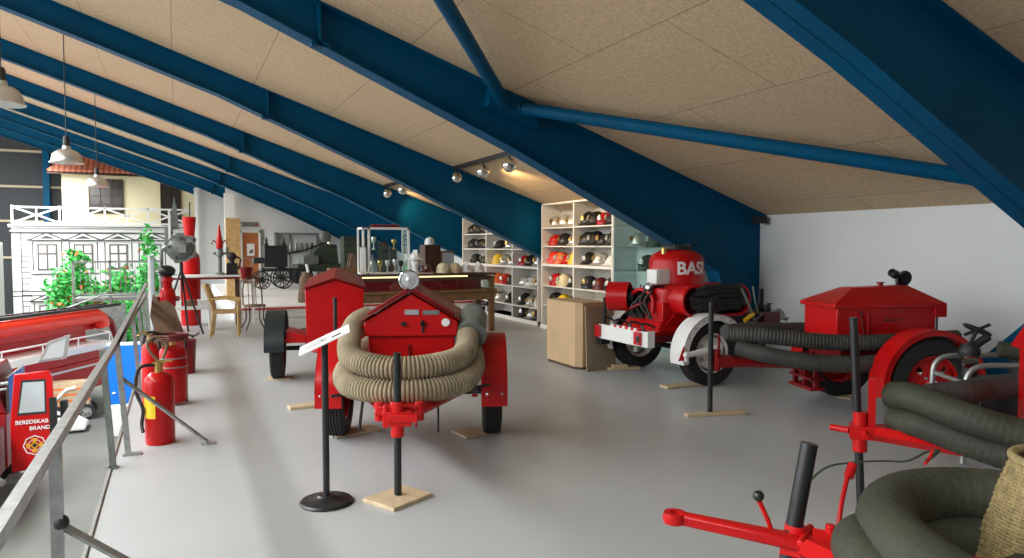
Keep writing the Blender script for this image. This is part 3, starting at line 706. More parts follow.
# wicker basket
K = thing('wicker_basket', 'woven wicker basket at the lower right corner on the foreground hoses', 'basket', (2.775, 1.385, .33), 0)
m = MB(); n = 46
def kr(t): return .20+.085*math.sin(t/.3*math.pi*.5) if t < .3 else .285-.105*((t-.3)/.7)**1.2
for k in range(n):
    t = k/(n-1); r = kr(t); z = .52*t
    pts = [((r+.004*(1 if (j+k) % 2 else -1))*math.cos(2*math.pi*j/36) if True else 0, (r+.004*(1 if (j+k) % 2 else -1))*math.sin(2*math.pi*j/36), z) for j in range(36)]
    m.tube(pts, .0062, 5, closed=True)
m.build('weave', 'wicker', K)
m = MB()
for j in range(36):
    a = 2*math.pi*j/36; m.tube([(kr(t)*math.cos(a), kr(t)*math.sin(a), .52*t) for t in [q/10 for q in range(11)]], .006, 6)
m.build('stakes', 'wicker', K)
MB().lathe([(0, 0), (.2, 0), (.2, .012), (0, .012)], None, 36).build('basket_bottom', 'wicker', K)
m = MB().tube([(kr(1)*math.cos(2*math.pi*j/40), kr(1)*math.sin(2*math.pi*j/40), .53) for j in range(40)], .016, 10, closed=True); m.build('rim', 'wicker', K)
# ============================ shelving with helmets
def cabinet(name, label, x0, x1, ys, zs, top, thick, glass=None):
    y0, y1 = ys[0], ys[-1]
    r = thing(name, label, 'cabinet', (x0, y0, 0))
    L = y1-y0; D_ = x1-x0
    m = MB().box(0, D_, 0, .04, 0, top).box(0, D_, L-.04, L, 0, top).box(0, D_, 0, L, top-.03, top)
    for y in ys[1:-1]: m.box(.01, D_-.01, y-y0-.02, y-y0+.02, .08, top-.03)
    m.build('carcass', 'whiteboard', r, bevel=.002)
    MB().box(D_-.012, D_-.0, .04, L-.04, .08, top-.03).build('back_panel', 'shelfback', r, smooth=0)
    for z in zs:
        t = .05 if abs(z-thick) < .01 else .022
        MB().box(.005 if t > .03 else .02, D_-.012, .04, L-.04, z-t, z).build('shelf', 'whiteboard', r, smooth=0)
    MB().box(-.02, D_, 0, L, 0, .08).build('plinth', 'whiteboard', r, smooth=0)
    return r
ZR = [.08, .46, .84, 1.26, 1.60, 1.95]; ZL = [.08, .34, .745, 1.18, 1.535, 1.89]
YR = [9.94, 11.24, 12.47]; YL = [12.80, 14.05, 15.50, 17.0]
cabinet('display_cabinet', 'white open cabinet of helmets with two bays, behind the cardboard box', 6.45, 6.90, YR, ZR, 2.41, 1.26)
cabinet('display_cabinet', 'long low white cabinet of helmets with three bays, behind the long wooden case', 6.55, 7.0, YL, ZL, 2.3, 1.18)
gc = thing('glass_cabinet', 'glass cabinet with greenish glass shelves behind the round tank', 'cabinet', (6.45, 8.05, 0))
m = MB().box(0, .45, 0, .03, 0, 2.2).box(0, .45, 1.85, 1.87, 0, 2.3).box(.44, .45, 0, 1.87, 0, 2.3)
m.build('carcass', 'white', gc, smooth=0)
for z in (.45, .84, 1.22, 1.58, 1.93): MB().box(.01, .43, .03, 1.85, z-.012, z).build('glass_shelf', 'glassg', gc, smooth=0)
MB().box(-.012, -.004, .03, 1.85, .05, 2.2).build('glass_door', 'glassg', gc, smooth=0)

HM = {}
def helmet_mesh(kind):
    m = MB(); n = 10
    if kind == 'comb':
        m.lathe([(.0, .19)]+[(.115*math.sin(math.pi/2*i/n), .05+.14*math.cos(math.pi/2*i/n)) for i in range(1, n+1)]+[(.15, .02), (.148, .012), (.11, .045), (0, .05)], Matrix.Diagonal((1.2, 1, 1, 1)), 22)
        m.prism([(x, -.008, .05+.165*math.sqrt(max(0, 1-(x/.15)**2))) for x in [-.13+.026*k for k in range(11)]]+[(.13, -.008, .05), (-.13, -.008, .05)], (0, .016, 0))
    elif kind == 'visor':
        m.lathe([(.0, .20)]+[(.125*math.sin(math.pi/2*i/n), .06+.14*math.cos(math.pi/2*i/n)) for i in range(1, n+1)]+[(.128, .01), (.118, .0), (.10, .05), (0, .06)], Matrix.Diagonal((1.15, 1, 1, 1)), 22)
        m.prism([(-.13, -.08, .07), (-.18, 0, .05), (-.13, .08, .07)], (0, 0, .012))
    else:
        m.lathe([(.0, .17)]+[(.12*math.sin(math.pi/2*i/n), .04+.13*math.cos(math.pi/2*i/n)) for i in range(1, n+1)]+[(.165, .015), (.163, .008), (.11, .035), (0, .04)], Matrix.Diagonal((1.15, 1, 1, 1)), 22)
    return m
def badge_mesh(): return MB().prism([(-.15, -.03, .08), (-.15, .03, .08), (-.152, .035, .12), (-.14, 0, .16), (-.152, -.035, .12)], (.02, 0, 0))
def helmet(kind, color, loc, label, group, rz=0, s=1):
    key = (kind, color)
    if key not in HM:
        r = thing('helmet', label, 'helmet', loc, rz, group)
        helmet_mesh(kind).build('shell', color, r)
        badge_mesh().build('badge', 'brass' if color in ('helmblack', 'silver') else 'silver', r)
        HM[key] = r
    else:
        r = copy_tree(HM[key]); r.location = loc; r.rotation_euler = (0, 0, rz); tag(r, label, 'helmet', group)
    r.scale = (s, s, s); return r
CN = {'silver': 'silver', 'helmblack': 'black', 'red': 'red', 'orange_red': 'orange red', 'yellow': 'yellow', 'cream': 'cream', 'orange': 'orange', 'white': 'white', 'dark': 'dark grey', 'maroon': 'maroon', 'green': 'dark green', 'skin': 'white'}
ORD = ['first', 'second', 'third', 'fourth', 'fifth']
def cell(unit, bay, rown, z, ya, yb, items, x, grp):
    # items left to right in the photo = from far (yb) to near (ya)
    n = len(items)
    for i, (kd, c) in enumerate(items):
        y = yb-(yb-ya)*(i+.5)/n
        bayname = {'L': 'left', 'M': 'middle', 'R': 'right'}[bay]
        helmet(kd, c, (x+rnd.uniform(-.01, .02), y+rnd.uniform(-.02, .02), z), '%s helmet, %s from the left, %s shelf, %s bay of %s' % (CN[c], ORD[i], rown, bayname, unit), grp, rnd.uniform(-.35, .35), rnd.uniform(1.08, 1.22))
k_, c_, v_ = 'comb', 'plain', 'visor'
xr_ = 6.65
U = 'right cabinet'; g_ = 'helmets in the right-hand open cabinet'
a, b = YR[1]+.1, YR[2]-.1
cell(U, 'L', 'top', 1.95, a, b, [(k_, 'silver'), (k_, 'silver'), (k_, 'silver')], xr_, g_)
cell(U, 'L', 'second', 1.60, a, b, [(v_, 'red'), (k_, 'helmblack'), (k_, 'silver')], xr_, g_)
cell(U, 'L', 'third', 1.26, a, b, [(v_, 'orange_red'), (v_, 'orange'), (c_, 'red'), (v_, 'yellow')], xr_, g_)
cell(U, 'L', 'fourth', .84, a, b, [(v_, 'red'), (v_, 'cream'), (k_, 'dark')], xr_, g_)
cell(U, 'L', 'fifth', .46, a, b, [(k_, 'dark'), (v_, 'yellow'), (k_, 'helmblack')], xr_, g_)
a, b = YR[0]+.1, YR[1]-.08
cell(U, 'R', 'top', 1.95, a, b, [(k_, 'helmblack'), (k_, 'dark'), (v_, 'red'), (c_, 'dark')], xr_, g_)
cell(U, 'R', 'second', 1.60, a, b, [(k_, 'helmblack'), (k_, 'dark'), (c_, 'helmblack'), (k_, 'green')], xr_, g_)
cell(U, 'R', 'third', 1.26, a, b, [(k_, 'dark'), (k_, 'silver'), (c_, 'white')], xr_, g_)
cell(U, 'R', 'fourth', .84, a, b, [(v_, 'helmblack'), (v_, 'maroon'), (v_, 'dark')], xr_, g_)
U = 'glass cabinet'; g_ = 'helmets in the glass cabinet'
cell(U, 'R', 'second', 1.58, 8.5, 9.8, [(k_, 'silver'), (v_, 'green'), (c_, 'dark')], 6.74, g_)
cell(U, 'R', 'top', 1.93, 8.7, 9.7, [(c_, 'green'), (k_, 'silver')], 6.74, g_)
cell(U, 'R', 'third', 1.22, 8.7, 9.6, [(v_, 'green'), (k_, 'helmblack')], 6.74, g_)
U = 'low cabinet'; g_ = 'helmets in the long low cabinet'
xl = 6.76
a, b = YL[0]+.12, YL[1]-.08
cell(U, 'R', 'third', 1.18, a, b, [(v_, 'red'), (k_, 'helmblack'), (k_, 'silver')], xl, g_)
cell(U, 'R', 'fourth', .745, a, b, [(k_, 'silver'), (c_, 'white'), (k_, 'silver')], xl, g_)
cell(U, 'R', 'fifth', .34, a, b, [(k_, 'dark'), (k_, 'silver'), (v_, 'silver')], xl, g_)
cell(U, 'R', 'bottom', .08, a, b, [(k_, 'dark'), (k_, 'silver'), (c_, 'helmblack')], xl, g_)
a, b = YL[1]+.08, YL[2]-.08
cell(U, 'M', 'second', 1.535, a, b, [(c_, 'dark'), (c_, 'silver')], xl, g_)
cell(U, 'M', 'third', 1.18, a, b, [(v_, 'yellow'), (k_, 'silver'), (c_, 'silver')], xl, g_)
cell(U, 'M', 'fourth', .745, a, b, [(v_, 'orange'), (v_, 'orange_red'), (k_, 'dark')], xl, g_)
cell(U, 'M', 'fifth', .34, a, b, [(k_, 'silver'), (k_, 'dark')], xl, g_)
a, b = YL[2]+.08, YL[3]-.1
cell(U, 'L', 'top', 1.89, a, b, [(k_, 'helmblack'), (k_, 'dark'), (k_, 'helmblack')], xl, g_)
cell(U, 'L', 'second', 1.535, a, b, [(k_, 'helmblack'), (k_, 'dark'), (k_, 'helmblack')], xl, g_)
cell(U, 'L', 'third', 1.18, a, b, [(v_, 'dark'), (c_, 'green')], xl, g_)
cell(U, 'L', 'fourth', .745, a, b, [(v_, 'maroon'), (k_, 'silver')], xl, g_)

# ============================ long wooden display case with head and helmets
KX, KY = 2.55, 12.35
case = thing('display_table', 'long dark wooden display table with red lining and a lit strip', 'table', (KX, KY, 0))
Lc = 2.85; Dc = .75
m = MB().box(-.03, Lc+.03, -.03, Dc+.03, 1.06, 1.10).box(0, Lc, 0, Dc, .97, 1.04); m.build('top', 'darkwood', case, bevel=.004)
MB().box(.3, Lc-.55, -.035, -.02, 1.035, 1.062).build('light_strip', 'strip', case, smooth=0)
MB().box(.02, Lc-.3, .02, Dc-.02, .80, .97).build('lining', 'red_dark', case, smooth=0)
m = MB().box(0, Lc, -.02, Dc, .60, .74).box(-.02, Lc+.04, -.04, Dc+.02, .745, .80); m.build('frame', 'oak', case, bevel=.005)
MB().box(0, Lc, -.01, .005, .74, .98).build('glass_front', 'glass', case, smooth=0)
for x in (.05, Lc-.05):
    for y in (.04, Dc-.05): MB().box(x-.05, x+.05, y-.05, y+.05, 0, 1.0).build('leg', 'oak', case, bevel=.004)
m = MB()
for k in range(7): m.box(Lc-.6+k*.035, Lc-.585+k*.035, .1, .12, .80, .93)
for k in range(3): m.box(Lc-.6, Lc-.36, .1, .12, .82+k*.04, .83+k*.04)
m.build('brass_fitting', 'brass', case)
MB().box(Lc-.19, Lc-.08, .05, .08, .82, .94).build('card', 'paper', case)
MB().box(Lc+.04, Lc+.22, .1, .4, .70, .72).build('side_shelf', 'darkwood', case)
MB().cyl((1.85, .2, 0), (1.85, .2, .6), .02).build('stay', 'dark', case)
hd = thing('mannequin_head', 'white mannequin head wearing a white crested helmet on the display table', 'head', (KX+1.36, KY+.16, 1.10))
m = MB().lathe([(0, 0), (.085, 0), (.075, .02), (.055, .05), (.05, .10), (.06, .13), (.075, .17), (.082, .22), (.075, .28), (.045, .32), (0, .335)], None, 22)
m.sphere((-.0, -.085, .20), .014, 8, (1, 1.2, 1.6)); m.build('head', 'skin', hd)
m = MB()
for s in (-1, 1): m.sphere((s*.03, -.074, .225), .012, 8, (1.4, .6, .8))
m.box(-.022, .022, -.082, -.07, .158, .165); m.build('face_feature', 'inkgrey', hd)
MB().lathe([(0, .40)]+[(.10*math.sin(math.pi/2*i/8), .29+.11*math.cos(math.pi/2*i/8)) for i in range(1, 9)]+[(.15, .26), (.148, .25), (.09, .28), (0, .28)], None, 22).box(-.008, .008, -.12, .12, .32, .43).build('helmet_shell', 'white', hd)
MB().box(-.25, -.06, -.05, .12, 0, .015).box(-.06, .3, -.11, .12, 0, .012).build('stand_plate', 'whiteboard', hd)
for x, c, l in ((1.90, 'cream', 'pale green white helmet on the display table right of the mannequin head'), (2.14, 'pine', 'tan helmet on the display table, second right of the mannequin head'), (2.36, 'white', 'white crested helmet on the display table near its right end'), (2.6, 'skin', 'white helmet furthest right on the display table')):
    CN.setdefault(c, c)
    helmet('visor' if c in ('cream', 'pine') else 'comb', c, (KX+x, KY+.2, 1.10), l, 'helmets on the display table', R(90), .95)
helmet('plain', 'maroon', (KX+1.62, KY+.35, 1.10), 'dark red cap helmet right behind the mannequin head on the display table', 'helmets on the display table', R(70), .95)
# small glass showcase standing on the display table
G2 = thing('glass_showcase', 'white framed glass showcase of small trophies on the display table', 'showcase', (KX+.42, KY+.22, 1.10))
m = MB(); w_, d_, h_ = .86, .42, .83
for x in (0, .1, w_-.035): m.box(x, x+.035, 0, .035, 0, h_)
for x in (0, w_-.03): m.box(x, x+.03, d_-.03, d_, 0, h_)
m.box(.1, w_, 0, .035, h_-.04, h_).box(0, w_, d_-.03, d_, h_-.03, h_).box(0, .03, 0, d_, h_-.04, h_).box(w_-.03, w_, 0, d_, h_-.04, h_).box(0, w_, 0, d_, 0, .02)
m.box(-.05, -.02, -.04, -.01, 0, .5).box(.02, .05, -.04, -.01, 0, .5).box(-.05, .05, -.04, -.01, .47, .5)
m.build('frame', 'white', G2)
MB().box(.14, w_-.04, .01, .014, .03, h_-.05).box(w_-.018, w_-.014, .04, d_-.03, .03, h_-.05).build('pane', 'glass', G2, smooth=0)
MB().box(.04, w_-.04, .04, d_-.04, .425, .433).build('glass_shelf', 'glassg', G2, smooth=0)
rn = random.Random(5)
for i, (x, z, c) in enumerate([(.22, .02, 'silver'), (.36, .02, 'brass'), (.5, .02, 'silver'), (.64, .02, 'silver'), (.75, .02, 'dark'), (.25, .433, 'silver'), (.45, .433, 'maroon'), (.62, .433, 'brass')]):
    h2 = rn.uniform(.14, .24)
    o = MB().lathe([(0, 0), (.035, 0), (.03, .012), (.01, .03), (.01, h2*.45), (.04, h2*.65), (.045, h2*.9), (.035, h2), (0, h2*.95)], None, 16).build('trophy', c)
    o.location = (KX+.42+x, KY+.22+.2, 1.10+z)
    tag(o, 'small %s cup, %s from the left on the %s of the glass showcase' % ({'silver': 'silver', 'brass': 'brass', 'dark': 'dark', 'maroon': 'maroon'}[c], (ORD[i] if i < 5 else ORD[i-5]), 'floor' if z < .1 else 'shelf'), 'trophy', 'cups in the glass showcase')
for i, (x, c) in enumerate([(.3, 'red_dark'), (.48, 'maroon'), (.64, 'red_dark')]):
    o = MB().sphere((0, 0, .03), .055, 12, (1.9, 1, .55)).box(-.13, -.02, -.03, .03, 0, .02).build('cap', c); o.location = (KX+.42+x, KY+.42, 1.93)
    tag(o, 'red cloth cap, %s from the left on top of the glass showcase' % ORD[i], 'cap', 'caps on the glass showcase')
cu = thing('small_cupboard', 'small dark brown cupboard with a glass door behind the white helmets', 'cupboard', (4.55, 13.9, 0))
MB().box(0, .34, 0, .35, .0, 1.62).build('carcass', 'darkwood', cu, bevel=.006)
MB().box(.34, .62, .0, .35, 0, 1.5).build('side_case', 'oak', cu, bevel=.006); MB().box(.37, .60, -.01, 0, 1.1, 1.46).build('pane', 'winglass', cu)
helmet('visor', 'skin', (4.7, 14.06, 1.62), 'white helmet on top of the small dark brown cupboard', None, R(90), .8)

# ============================ cardboard box and board
b = thing('cardboard_box', 'tall plain cardboard box in front of the helmet cabinet', 'box', (4.62, 8.62, 0), R(-27))
b.location = (4.60, 8.55, 0)
MB().box(-.21, .21, -.15, .45, .03, .86).build('carton', 'card', b, bevel=.004)
MB().box(-.215, .215, -.155, .455, .845, .865).build('lid', 'card', b, bevel=.003)
MB().box(-.2, .2, -.14, .44, 0, .03).build('pallet', 'darkwood', b)
# shape to pixels: replaced below by explicit corners
def hull(pts, h, z0=0): return MB().prism([(x, y, z0) for x, y in pts], (0, 0, h))
for ch in list(b.children): bpy.data.objects.remove(ch)
b.location = (4.9, 8.4, 0); b.rotation_euler = (0, 0, 0)
q = [(-.25, .42), (-.25, -.36), (-.18, -.44), (.22, -.40), (.22, .42)]
hull(q, .82, .035).build('carton', 'card', b, bevel=.004)
hull([(x*1.02, y*1.02) for x, y in q], .02, .85).build('lid', 'card', b, bevel=.002)
hull([(x*.95, y*.95) for x, y in q], .035, 0).build('runner', 'darkwood', b)
o = MB().prism([(0, 0, 0), (.50, .10, 0), (.50, .16, .78), (0, .05, .83)], (.0, -.015, 0)).build('hardboard_sheet', 'card2'); o.location = (4.70, 7.83, 0)
tag(o, 'brown hardboard sheet leaning against the right side of the cardboard box', 'board')

# ============================ spotlights on ceiling tracks
def track(x, ya, yb, balls, lab):
    z = cz(x)-.05
    t = tag(base(MB().box(x-.018, x+.018, ya, yb, z-.02, cz(x-.02)-.0).build('light_track', 'dark', smooth=0), (x, (ya+yb)/2, z)), 'thin dark lighting track on the ceiling holding %s' % lab[0], 'track')
    for i, y in enumerate(balls):
        s = thing('spotlight', 'round chrome spotlight, %s on the %s track' % (lab[1][i], lab[2]), 'lamp', (x, y, z-.02), 0, 'chrome ball spotlights')
        MB().cyl((0, 0, -.05), (0, 0, 0), .012).build('stem', 'dark', s)
        hm = Matrix.Translation((0, 0, -.15)) @ Matrix.Rotation(R(120), 4, 'Y')
        n = 12; MB().lathe([(.11*math.sin(math.pi*k/n*.80+.0), -.11*math.cos(math.pi*k/n*.80)) for k in range(n+1)]+[(.06, .075), (.0, .05)], hm, 24).build('shell', 'chrome', s)
        MB().lathe([(0, .078), (.035, .075), (.05, .06)], hm, 14).build('bulb', 'bulb', s)
track(4.65, 9.95, 12.45, [12.35, 11.1, 10.05], ('three chrome balls', ['left ball', 'middle ball', 'right ball'], 'nearer'))
track(4.60, 15.4, 17.2, [16.9, 15.6], ('two chrome balls', ['left ball', 'right ball'], 'further'))

# ============================ things on the stage
P_ = thing('hand_pump_carriage', 'black antique hand pump carriage with spoked wheels on the stage', 'carriage', (2.78, 23.3, .28))
P_.scale = (.88, .9, .92)
m = MB().box(-.4, .38, -.3, .3, .72, 1.45).box(-.75, -.35, -.25, .25, .85, 1.05).box(-.5, 1.2, -.3, .3, .58, .68); m.build('body', 'black', P_, bevel=.02)
m = MB()
for x in (-.3, .28): m.lathe([(0, 1.45), (.06, 1.45), (.07, 1.5), (.03, 1.56), (.05, 1.62), (.015, 1.72), (0, 1.75)], Matrix.Translation((x, -.1, 0)), 12)
m.build('finial', 'black', P_)
def spokewheel(par, c, r, mt):
    m = MB(); mt_ = Matrix.Translation(c) @ RY
    m.lathe([(r, -.025), (r, .025), (r*.88, .025), (r*.88, -.025), (r, -.025)], mt_, 28); m.lathe([(0, -.05), (.06, -.05), (.06, .05), (0, .05)], mt_, 12)
    for k in range(12):
        a = math.pi*k/6; m.tube([mt_ @ V(0, 0, 0), mt_ @ V(r*.9*math.cos(a), r*.9*math.sin(a), 0)], .015, 6)
    return m.build('wheel', mt, par)
for y in (-.35, .35):
    spokewheel(P_, (-.48, y, .30), .30, 'black'); spokewheel(P_, (.22, y, .36), .36, 'black')
MB().tube([(.3, 0, 1.15), (1.0, 0, 1.28), (1.75, 0, 1.55)], .035, 8).cyl((1.0, -.3, 1.28), (1.0, .3, 1.28), .03).build('pump_handle', 'black', P_)
E_ = thing('motor_engine', 'olive grey fire engine with a round headlamp on the stage', 'engine', (4.45, 25.3, .28))
m = MB().box(-.8, 1.6, -.5, .5, .45, .70).prism([(-.3, -.4, .7), (.6, -.4, .7), (.55, -.4, 1.35), (.1, -.4, 1.45), (-.25, -.4, 1.1)], (0, .8, 0)); m.build('body', 'green', E_, bevel=.02)
MB().box(-.6, -.1, -.55, .5, .7, 1.0).cyl((-.4, -.5, .85), (-.4, .5, .85), .2).build('engine_block', 'greymetal', E_, bevel=.02)
MB().sphere((.15, -.45, 1.62), .20, 16, (1, .5, 1)).cyl((.15, -.4, 1.35), (.15, -.4, 1.6), .03).build('searchlight', 'greymetal', E_)
MB().sphere((.28, -.5, 1.42), .09, 12).build('headlamp', 'chrome', E_)
for x in (-.6, 1.2):
    for y in (-.5, .5): wheel(E_, (x, y, .32), .32, .14, 'green', 5, 1 if y > 0 else -1)
for i, (x, w, z1) in enumerate([(4.75, .85, 1.62), (5.95, .5, 1.62)]):
    t = thing('green_cabinet', ['wide green banded locker on the stage behind the tall red hood', 'narrow green banded locker left of the glass showcase'][i], 'locker', (x, 22.6, .28))
    MB().box(0, w, 0, .5, 0, z1).build('carcass', 'green', t, bevel=.01)
    m = MB()
    for k in range(4): m.box(-.01, w+.01, -.015, 0, z1-.1-k*.2, z1-.06-k*.2)
    m.build('band', 'hose_grey', t)
    MB().box(w*.5-.02, w*.5+.02, -.025, -.015, .7, z1).build('mullion', 'greymetal', t)
t = thing('crate', 'brown wooden crate stacked behind the tall red hood', 'crate', (3.75, 19.6, .28))
MB().box(0, 1.1, 0, .5, 0, .72).build('body', 'oak', t, bevel=.01)
m = MB()
for k in range(3): m.box(-.005, 1.105, -.012, 0, .18+k*.2, .195+k*.2)
m.build('board_joint', 'darkwood', t)
t = thing('coat_stand', 'brown leather coat hanging on a stand left of the tall red hood', 'coat', (2.25, 14.1, 0))
MB().cyl((0, 0, 0), (0, 0, 1.05), .02).lathe([(0, 0), (.14, 0), (.14, .02), (0, .03)], None, 16).build('stand', 'darkwood', t)
MB().lathe([(.0, 1.12), (.06, 1.10), (.13, .98), (.15, .80), (.17, .55), (.16, .52), (.1, .54), (0, .56)], Matrix.Diagonal((1, .6, 1, 1)), 20).build('coat', 'brown', t)
MB().cyl((.03, -.02, 1.1), (.0, -.02, 1.25), .028).build('white_collar', 'paper', t)
t = thing('wall_shelf', 'grey metal shelf of small tools on the end wall', 'shelf', (3.2, 26.7, .28))
m = MB().box(0, 1.5, 0, .3, 1.74, 1.79).box(0, 1.5, 0, .3, 1.12, 1.16).box(0, .04, 0, .3, .0, 1.79).box(1.46, 1.5, 0, .3, 0, 1.79).box(.5, .54, .26, .3, 0, 1.79)
m.build('rack', 'greymetal', t)
rn = random.Random(9)
for k in range(7):
    z = 1.16
    o = MB().lathe([(0, 0), (.05, 0), (.06, .08), (.04, .2), (.025, .28), (0, .28)], None, 10).build('tool_can', rn.choice(['greymetal', 'steel', 'dark'])); o.location = (3.35+(k % 7)*.19, 26.85, .28+z)
    tag(o, 'small grey can, one of a row on the metal shelf by the end wall', 'can', 'cans on the end wall shelf')
t = thing('red_bucket', 'small red box on the stage under the olive engine', 'box', (4.0, 22.2, .28)); MB().box(0, .3, 0, .25, 0, .35).build('box_body', 'red_dark', t, bevel=.01); MB().box(-.01, .31, -.01, .26, .35, .39).build('lid', 'maroon', t)
t = thing('step_stool', 'small brown trestle ladder behind the tall red hood', 'ladder', (4.35, 20.6, .28))
m = MB().tube([(0, 0, 0), (.22, 0, 1.1)], .03, 6).tube([(.45, 0, 0), (.24, 0, 1.1)], .03, 6).tube([(0, .3, 0), (.22, .3, 1.1)], .03, 6).tube([(.45, .3, 0), (.24, .3, 1.1)], .03, 6)
m.build('frame', 'brown', t)
m = MB()
for z in (.25, .5, .75, 1.0): m.box(.05+z*.15, .10+z*.15, 0, .3, z-.01, z+.01)
m.build('step', 'brown', t)
# ============================ railing of the upper floor
rx = -.42; zt = .90
rl = thing('guard_railing', 'long grey steel guard railing along the open edge of the upper floor', 'railing', (rx, 6, 0))
MB().prism([(-.018, -7.5, zt-.045), (.018, -7.5, zt-.045), (.018, -7.5, zt), (-.018, -7.5, zt)], (0, 13.3, 0)).prism([(-.018, .0, zt-.045), (.018, .0, zt-.045), (.018, 6.2, zt+.10), (-.018, 6.2, zt+.10)], (0, 0, .045)).build('handrail', 'steel', rl, smooth=0)
for y, xo, xt in ((3.1, .0, .0), (5.85, -.02, -.07), (6.17, .06, -.0), (8.4, .06, 0), (9.6, .06, 0), (10.8, .06, 0), (12.0, .06, 0)):
    MB().prism([(xo-.02, y-6.02, 0), (xo+.02, y-6.02, 0), (xt+.02, y-6.02, zt-.04), (xt-.02, y-6.02, zt-.04)], (0, .04, 0)).box(xo-.04, xo+.09 if xo > 0 else xo+.03, y-6-.035, y-6+.035, 0, .012).build('post', 'steel' if xo >= 0 else 'greymetal', rl, smooth=0)
MB().tube([(0, -2.9, .57), (.65, -2.88, .02)], .016, 4).build('brace', 'steel', rl)
MB().tube([(.02, .17, .60), (.62, .25, .02)], .015, 4).build('brace', 'steel', rl)
MB().box(.57, .68, .21, .29, 0, .012).build('foot_plate', 'steel', rl)
MB().sphere((0.01, -2.9, .57), .03, 12).build('clamp', 'dark', rl)
st = thing('slatted_gate', 'white slatted gate panel at the far end of the guard railing', 'gate', (-.38, 12.4, 0))
m = MB()
for k in range(9): m.box(-.012, .012, k*.22-.05, k*.22+.05, .05, 1.42)
m.box(-.015, .015, -.05, 1.82, 1.40, 1.44).box(-.015, .015, -.05, 1.82, .02, .06)
m.build('slats', 'skyblue', st, smooth=0); MB().box(-.02, .02, -.09, -.05, 0, 1.46).build('post', 'white', st); MB().box(-.02, .02, 1.82, 1.86, 0, 1.46).build('post', 'white', st)

# ============================ extinguishers by the railing
def hosetube(par, pts, r=.012, m='dark', name='hose'): return MB().tube(bez(pts, 8), r, 8).build(name, m, par)
x = thing('fire_extinguisher', 'large red fire extinguisher with a yellow label nearest on the railing side', 'extinguisher', (-.145, 6.46, 0))
b = MB().lathe([(0, 0), (.105, 0), (.112, .012), (.112, .50), (.10, .545), (.06, .575), (.035, .58), (0, .58)], None, 32).build('cylinder', 'red', x)
MB().lathe([(.1135, .22), (.1135, .40)], None, 10, ang=R(70), a0=R(185)).build('yellow_label', 'yellow', b)
m = MB().cyl((0, 0, .57), (0, 0, .66), .03).cyl((-.05, 0, .65), (.05, 0, .65), .014).box(-.02, .1, -.015, .015, .66, .675); m.build('valve', 'brass', x)
hosetube(x, [(-.03, 0, .64), (-.14, -.02, .62), (-.17, -.02, .45), (-.12, -.05, .30), (-.13, -.06, .18), (-.12, -.1, .12)], .014)
hosetube(x, [(0, 0, .66), (-.08, .05, .78), (-.03, .06, .86), (.06, .05, .80), (.03, .02, .68)], .012, 'brown')
x = thing('fire_extinguisher', 'tall red wheeled fire extinguisher with two bands behind the yellow labelled one', 'extinguisher', (-.05, 8.0, 0))
b = MB().lathe([(0, .03), (.12, .03), (.13, .05), (.13, .52), (.11, .57), (.05, .60), (0, .60)], None, 32).build('cylinder', 'red', x)
for z in (.38, .47): MB().lathe([(.131, z), (.136, z), (.136, z+.012), (.131, z+.012)], None, 32).build('band', 'steel', b)
m = MB().tube([(.12, .08, 0), (.12, .08, .66), (-.12, .08, .66), (-.12, .08, 0)], .014, 8); m.build('trolley_frame', 'dark', x)
m = MB().cyl((0, 0, .59), (0, 0, .70), .03).cyl((-.08, 0, .68), (.08, 0, .68), .013); m.build('valve', 'brass', x)
for k in range(3): hosetube(x, [(0, 0, .68), (-.16-.03*k, -.03*k, .68+.03*k), (-.22-.02*k, 0, .52), (-.17, -.05, .36-.03*k), (-.13, -.1, .2)], .013, 'maroon' if k == 1 else 'dark')
m = MB()
for k in range(3): m.tube([(.14*math.cos(t*.3)+.0, .14*math.sin(t*.3), .66+.022*k) for t in range(21)], .012, 8)
m.build('coiled_hose', 'maroon', x)
x = thing('fire_extinguisher', 'squat red extinguisher with brass head squeezed between the railing and the wheeled one', 'extinguisher', (-.24, 7.55, 0))
MB().lathe([(0, 0), (.07, 0), (.075, .01), (.075, .62), (.06, .67), (0, .70)], None, 24).build('cylinder', 'red_satin', x)
m = MB().cyl((0, 0, .68), (0, 0, .76), .02).tube([(0, 0, .75), (-.06, 0, .80), (-.1, 0, .76)], .012, 8); m.build('valve', 'brass', x)
x = thing('red_bin', 'dark red round bin on the floor right of the wheeled extinguisher', 'bin', (.06, 9.9, 0))
MB().lathe([(0, 0), (.13, 0), (.15, .40), (.155, .42), (.14, .42), (.12, .03), (0, .03)], None, 28).build('bin_body', 'red_dark', x)
MB().tube(bez([(-.1, 0, .42), (0, -.08, .50), (.12, -.05, .47), (.18, 0, .50), (.1, .06, .44)], 8), .014, 8).build('hose', 'greymetal', x)
x = thing('cardboard_scrap', 'torn brown cardboard panel standing against the railing', 'cardboard', (-.12, 10.3, 0))
MB().prism([(-.18, 0, 0), (-.16, 0, .55), (-.20, 0, .70), (-.16, 0, .98), (-.08, 0, .88), (.0, 0, .90), (.06, 0, .84), (.10, 0, .78), (.2, 0, .45), (.24, 0, 0)], (0, .02, 0)).build('panel', 'brown', x, smooth=0)
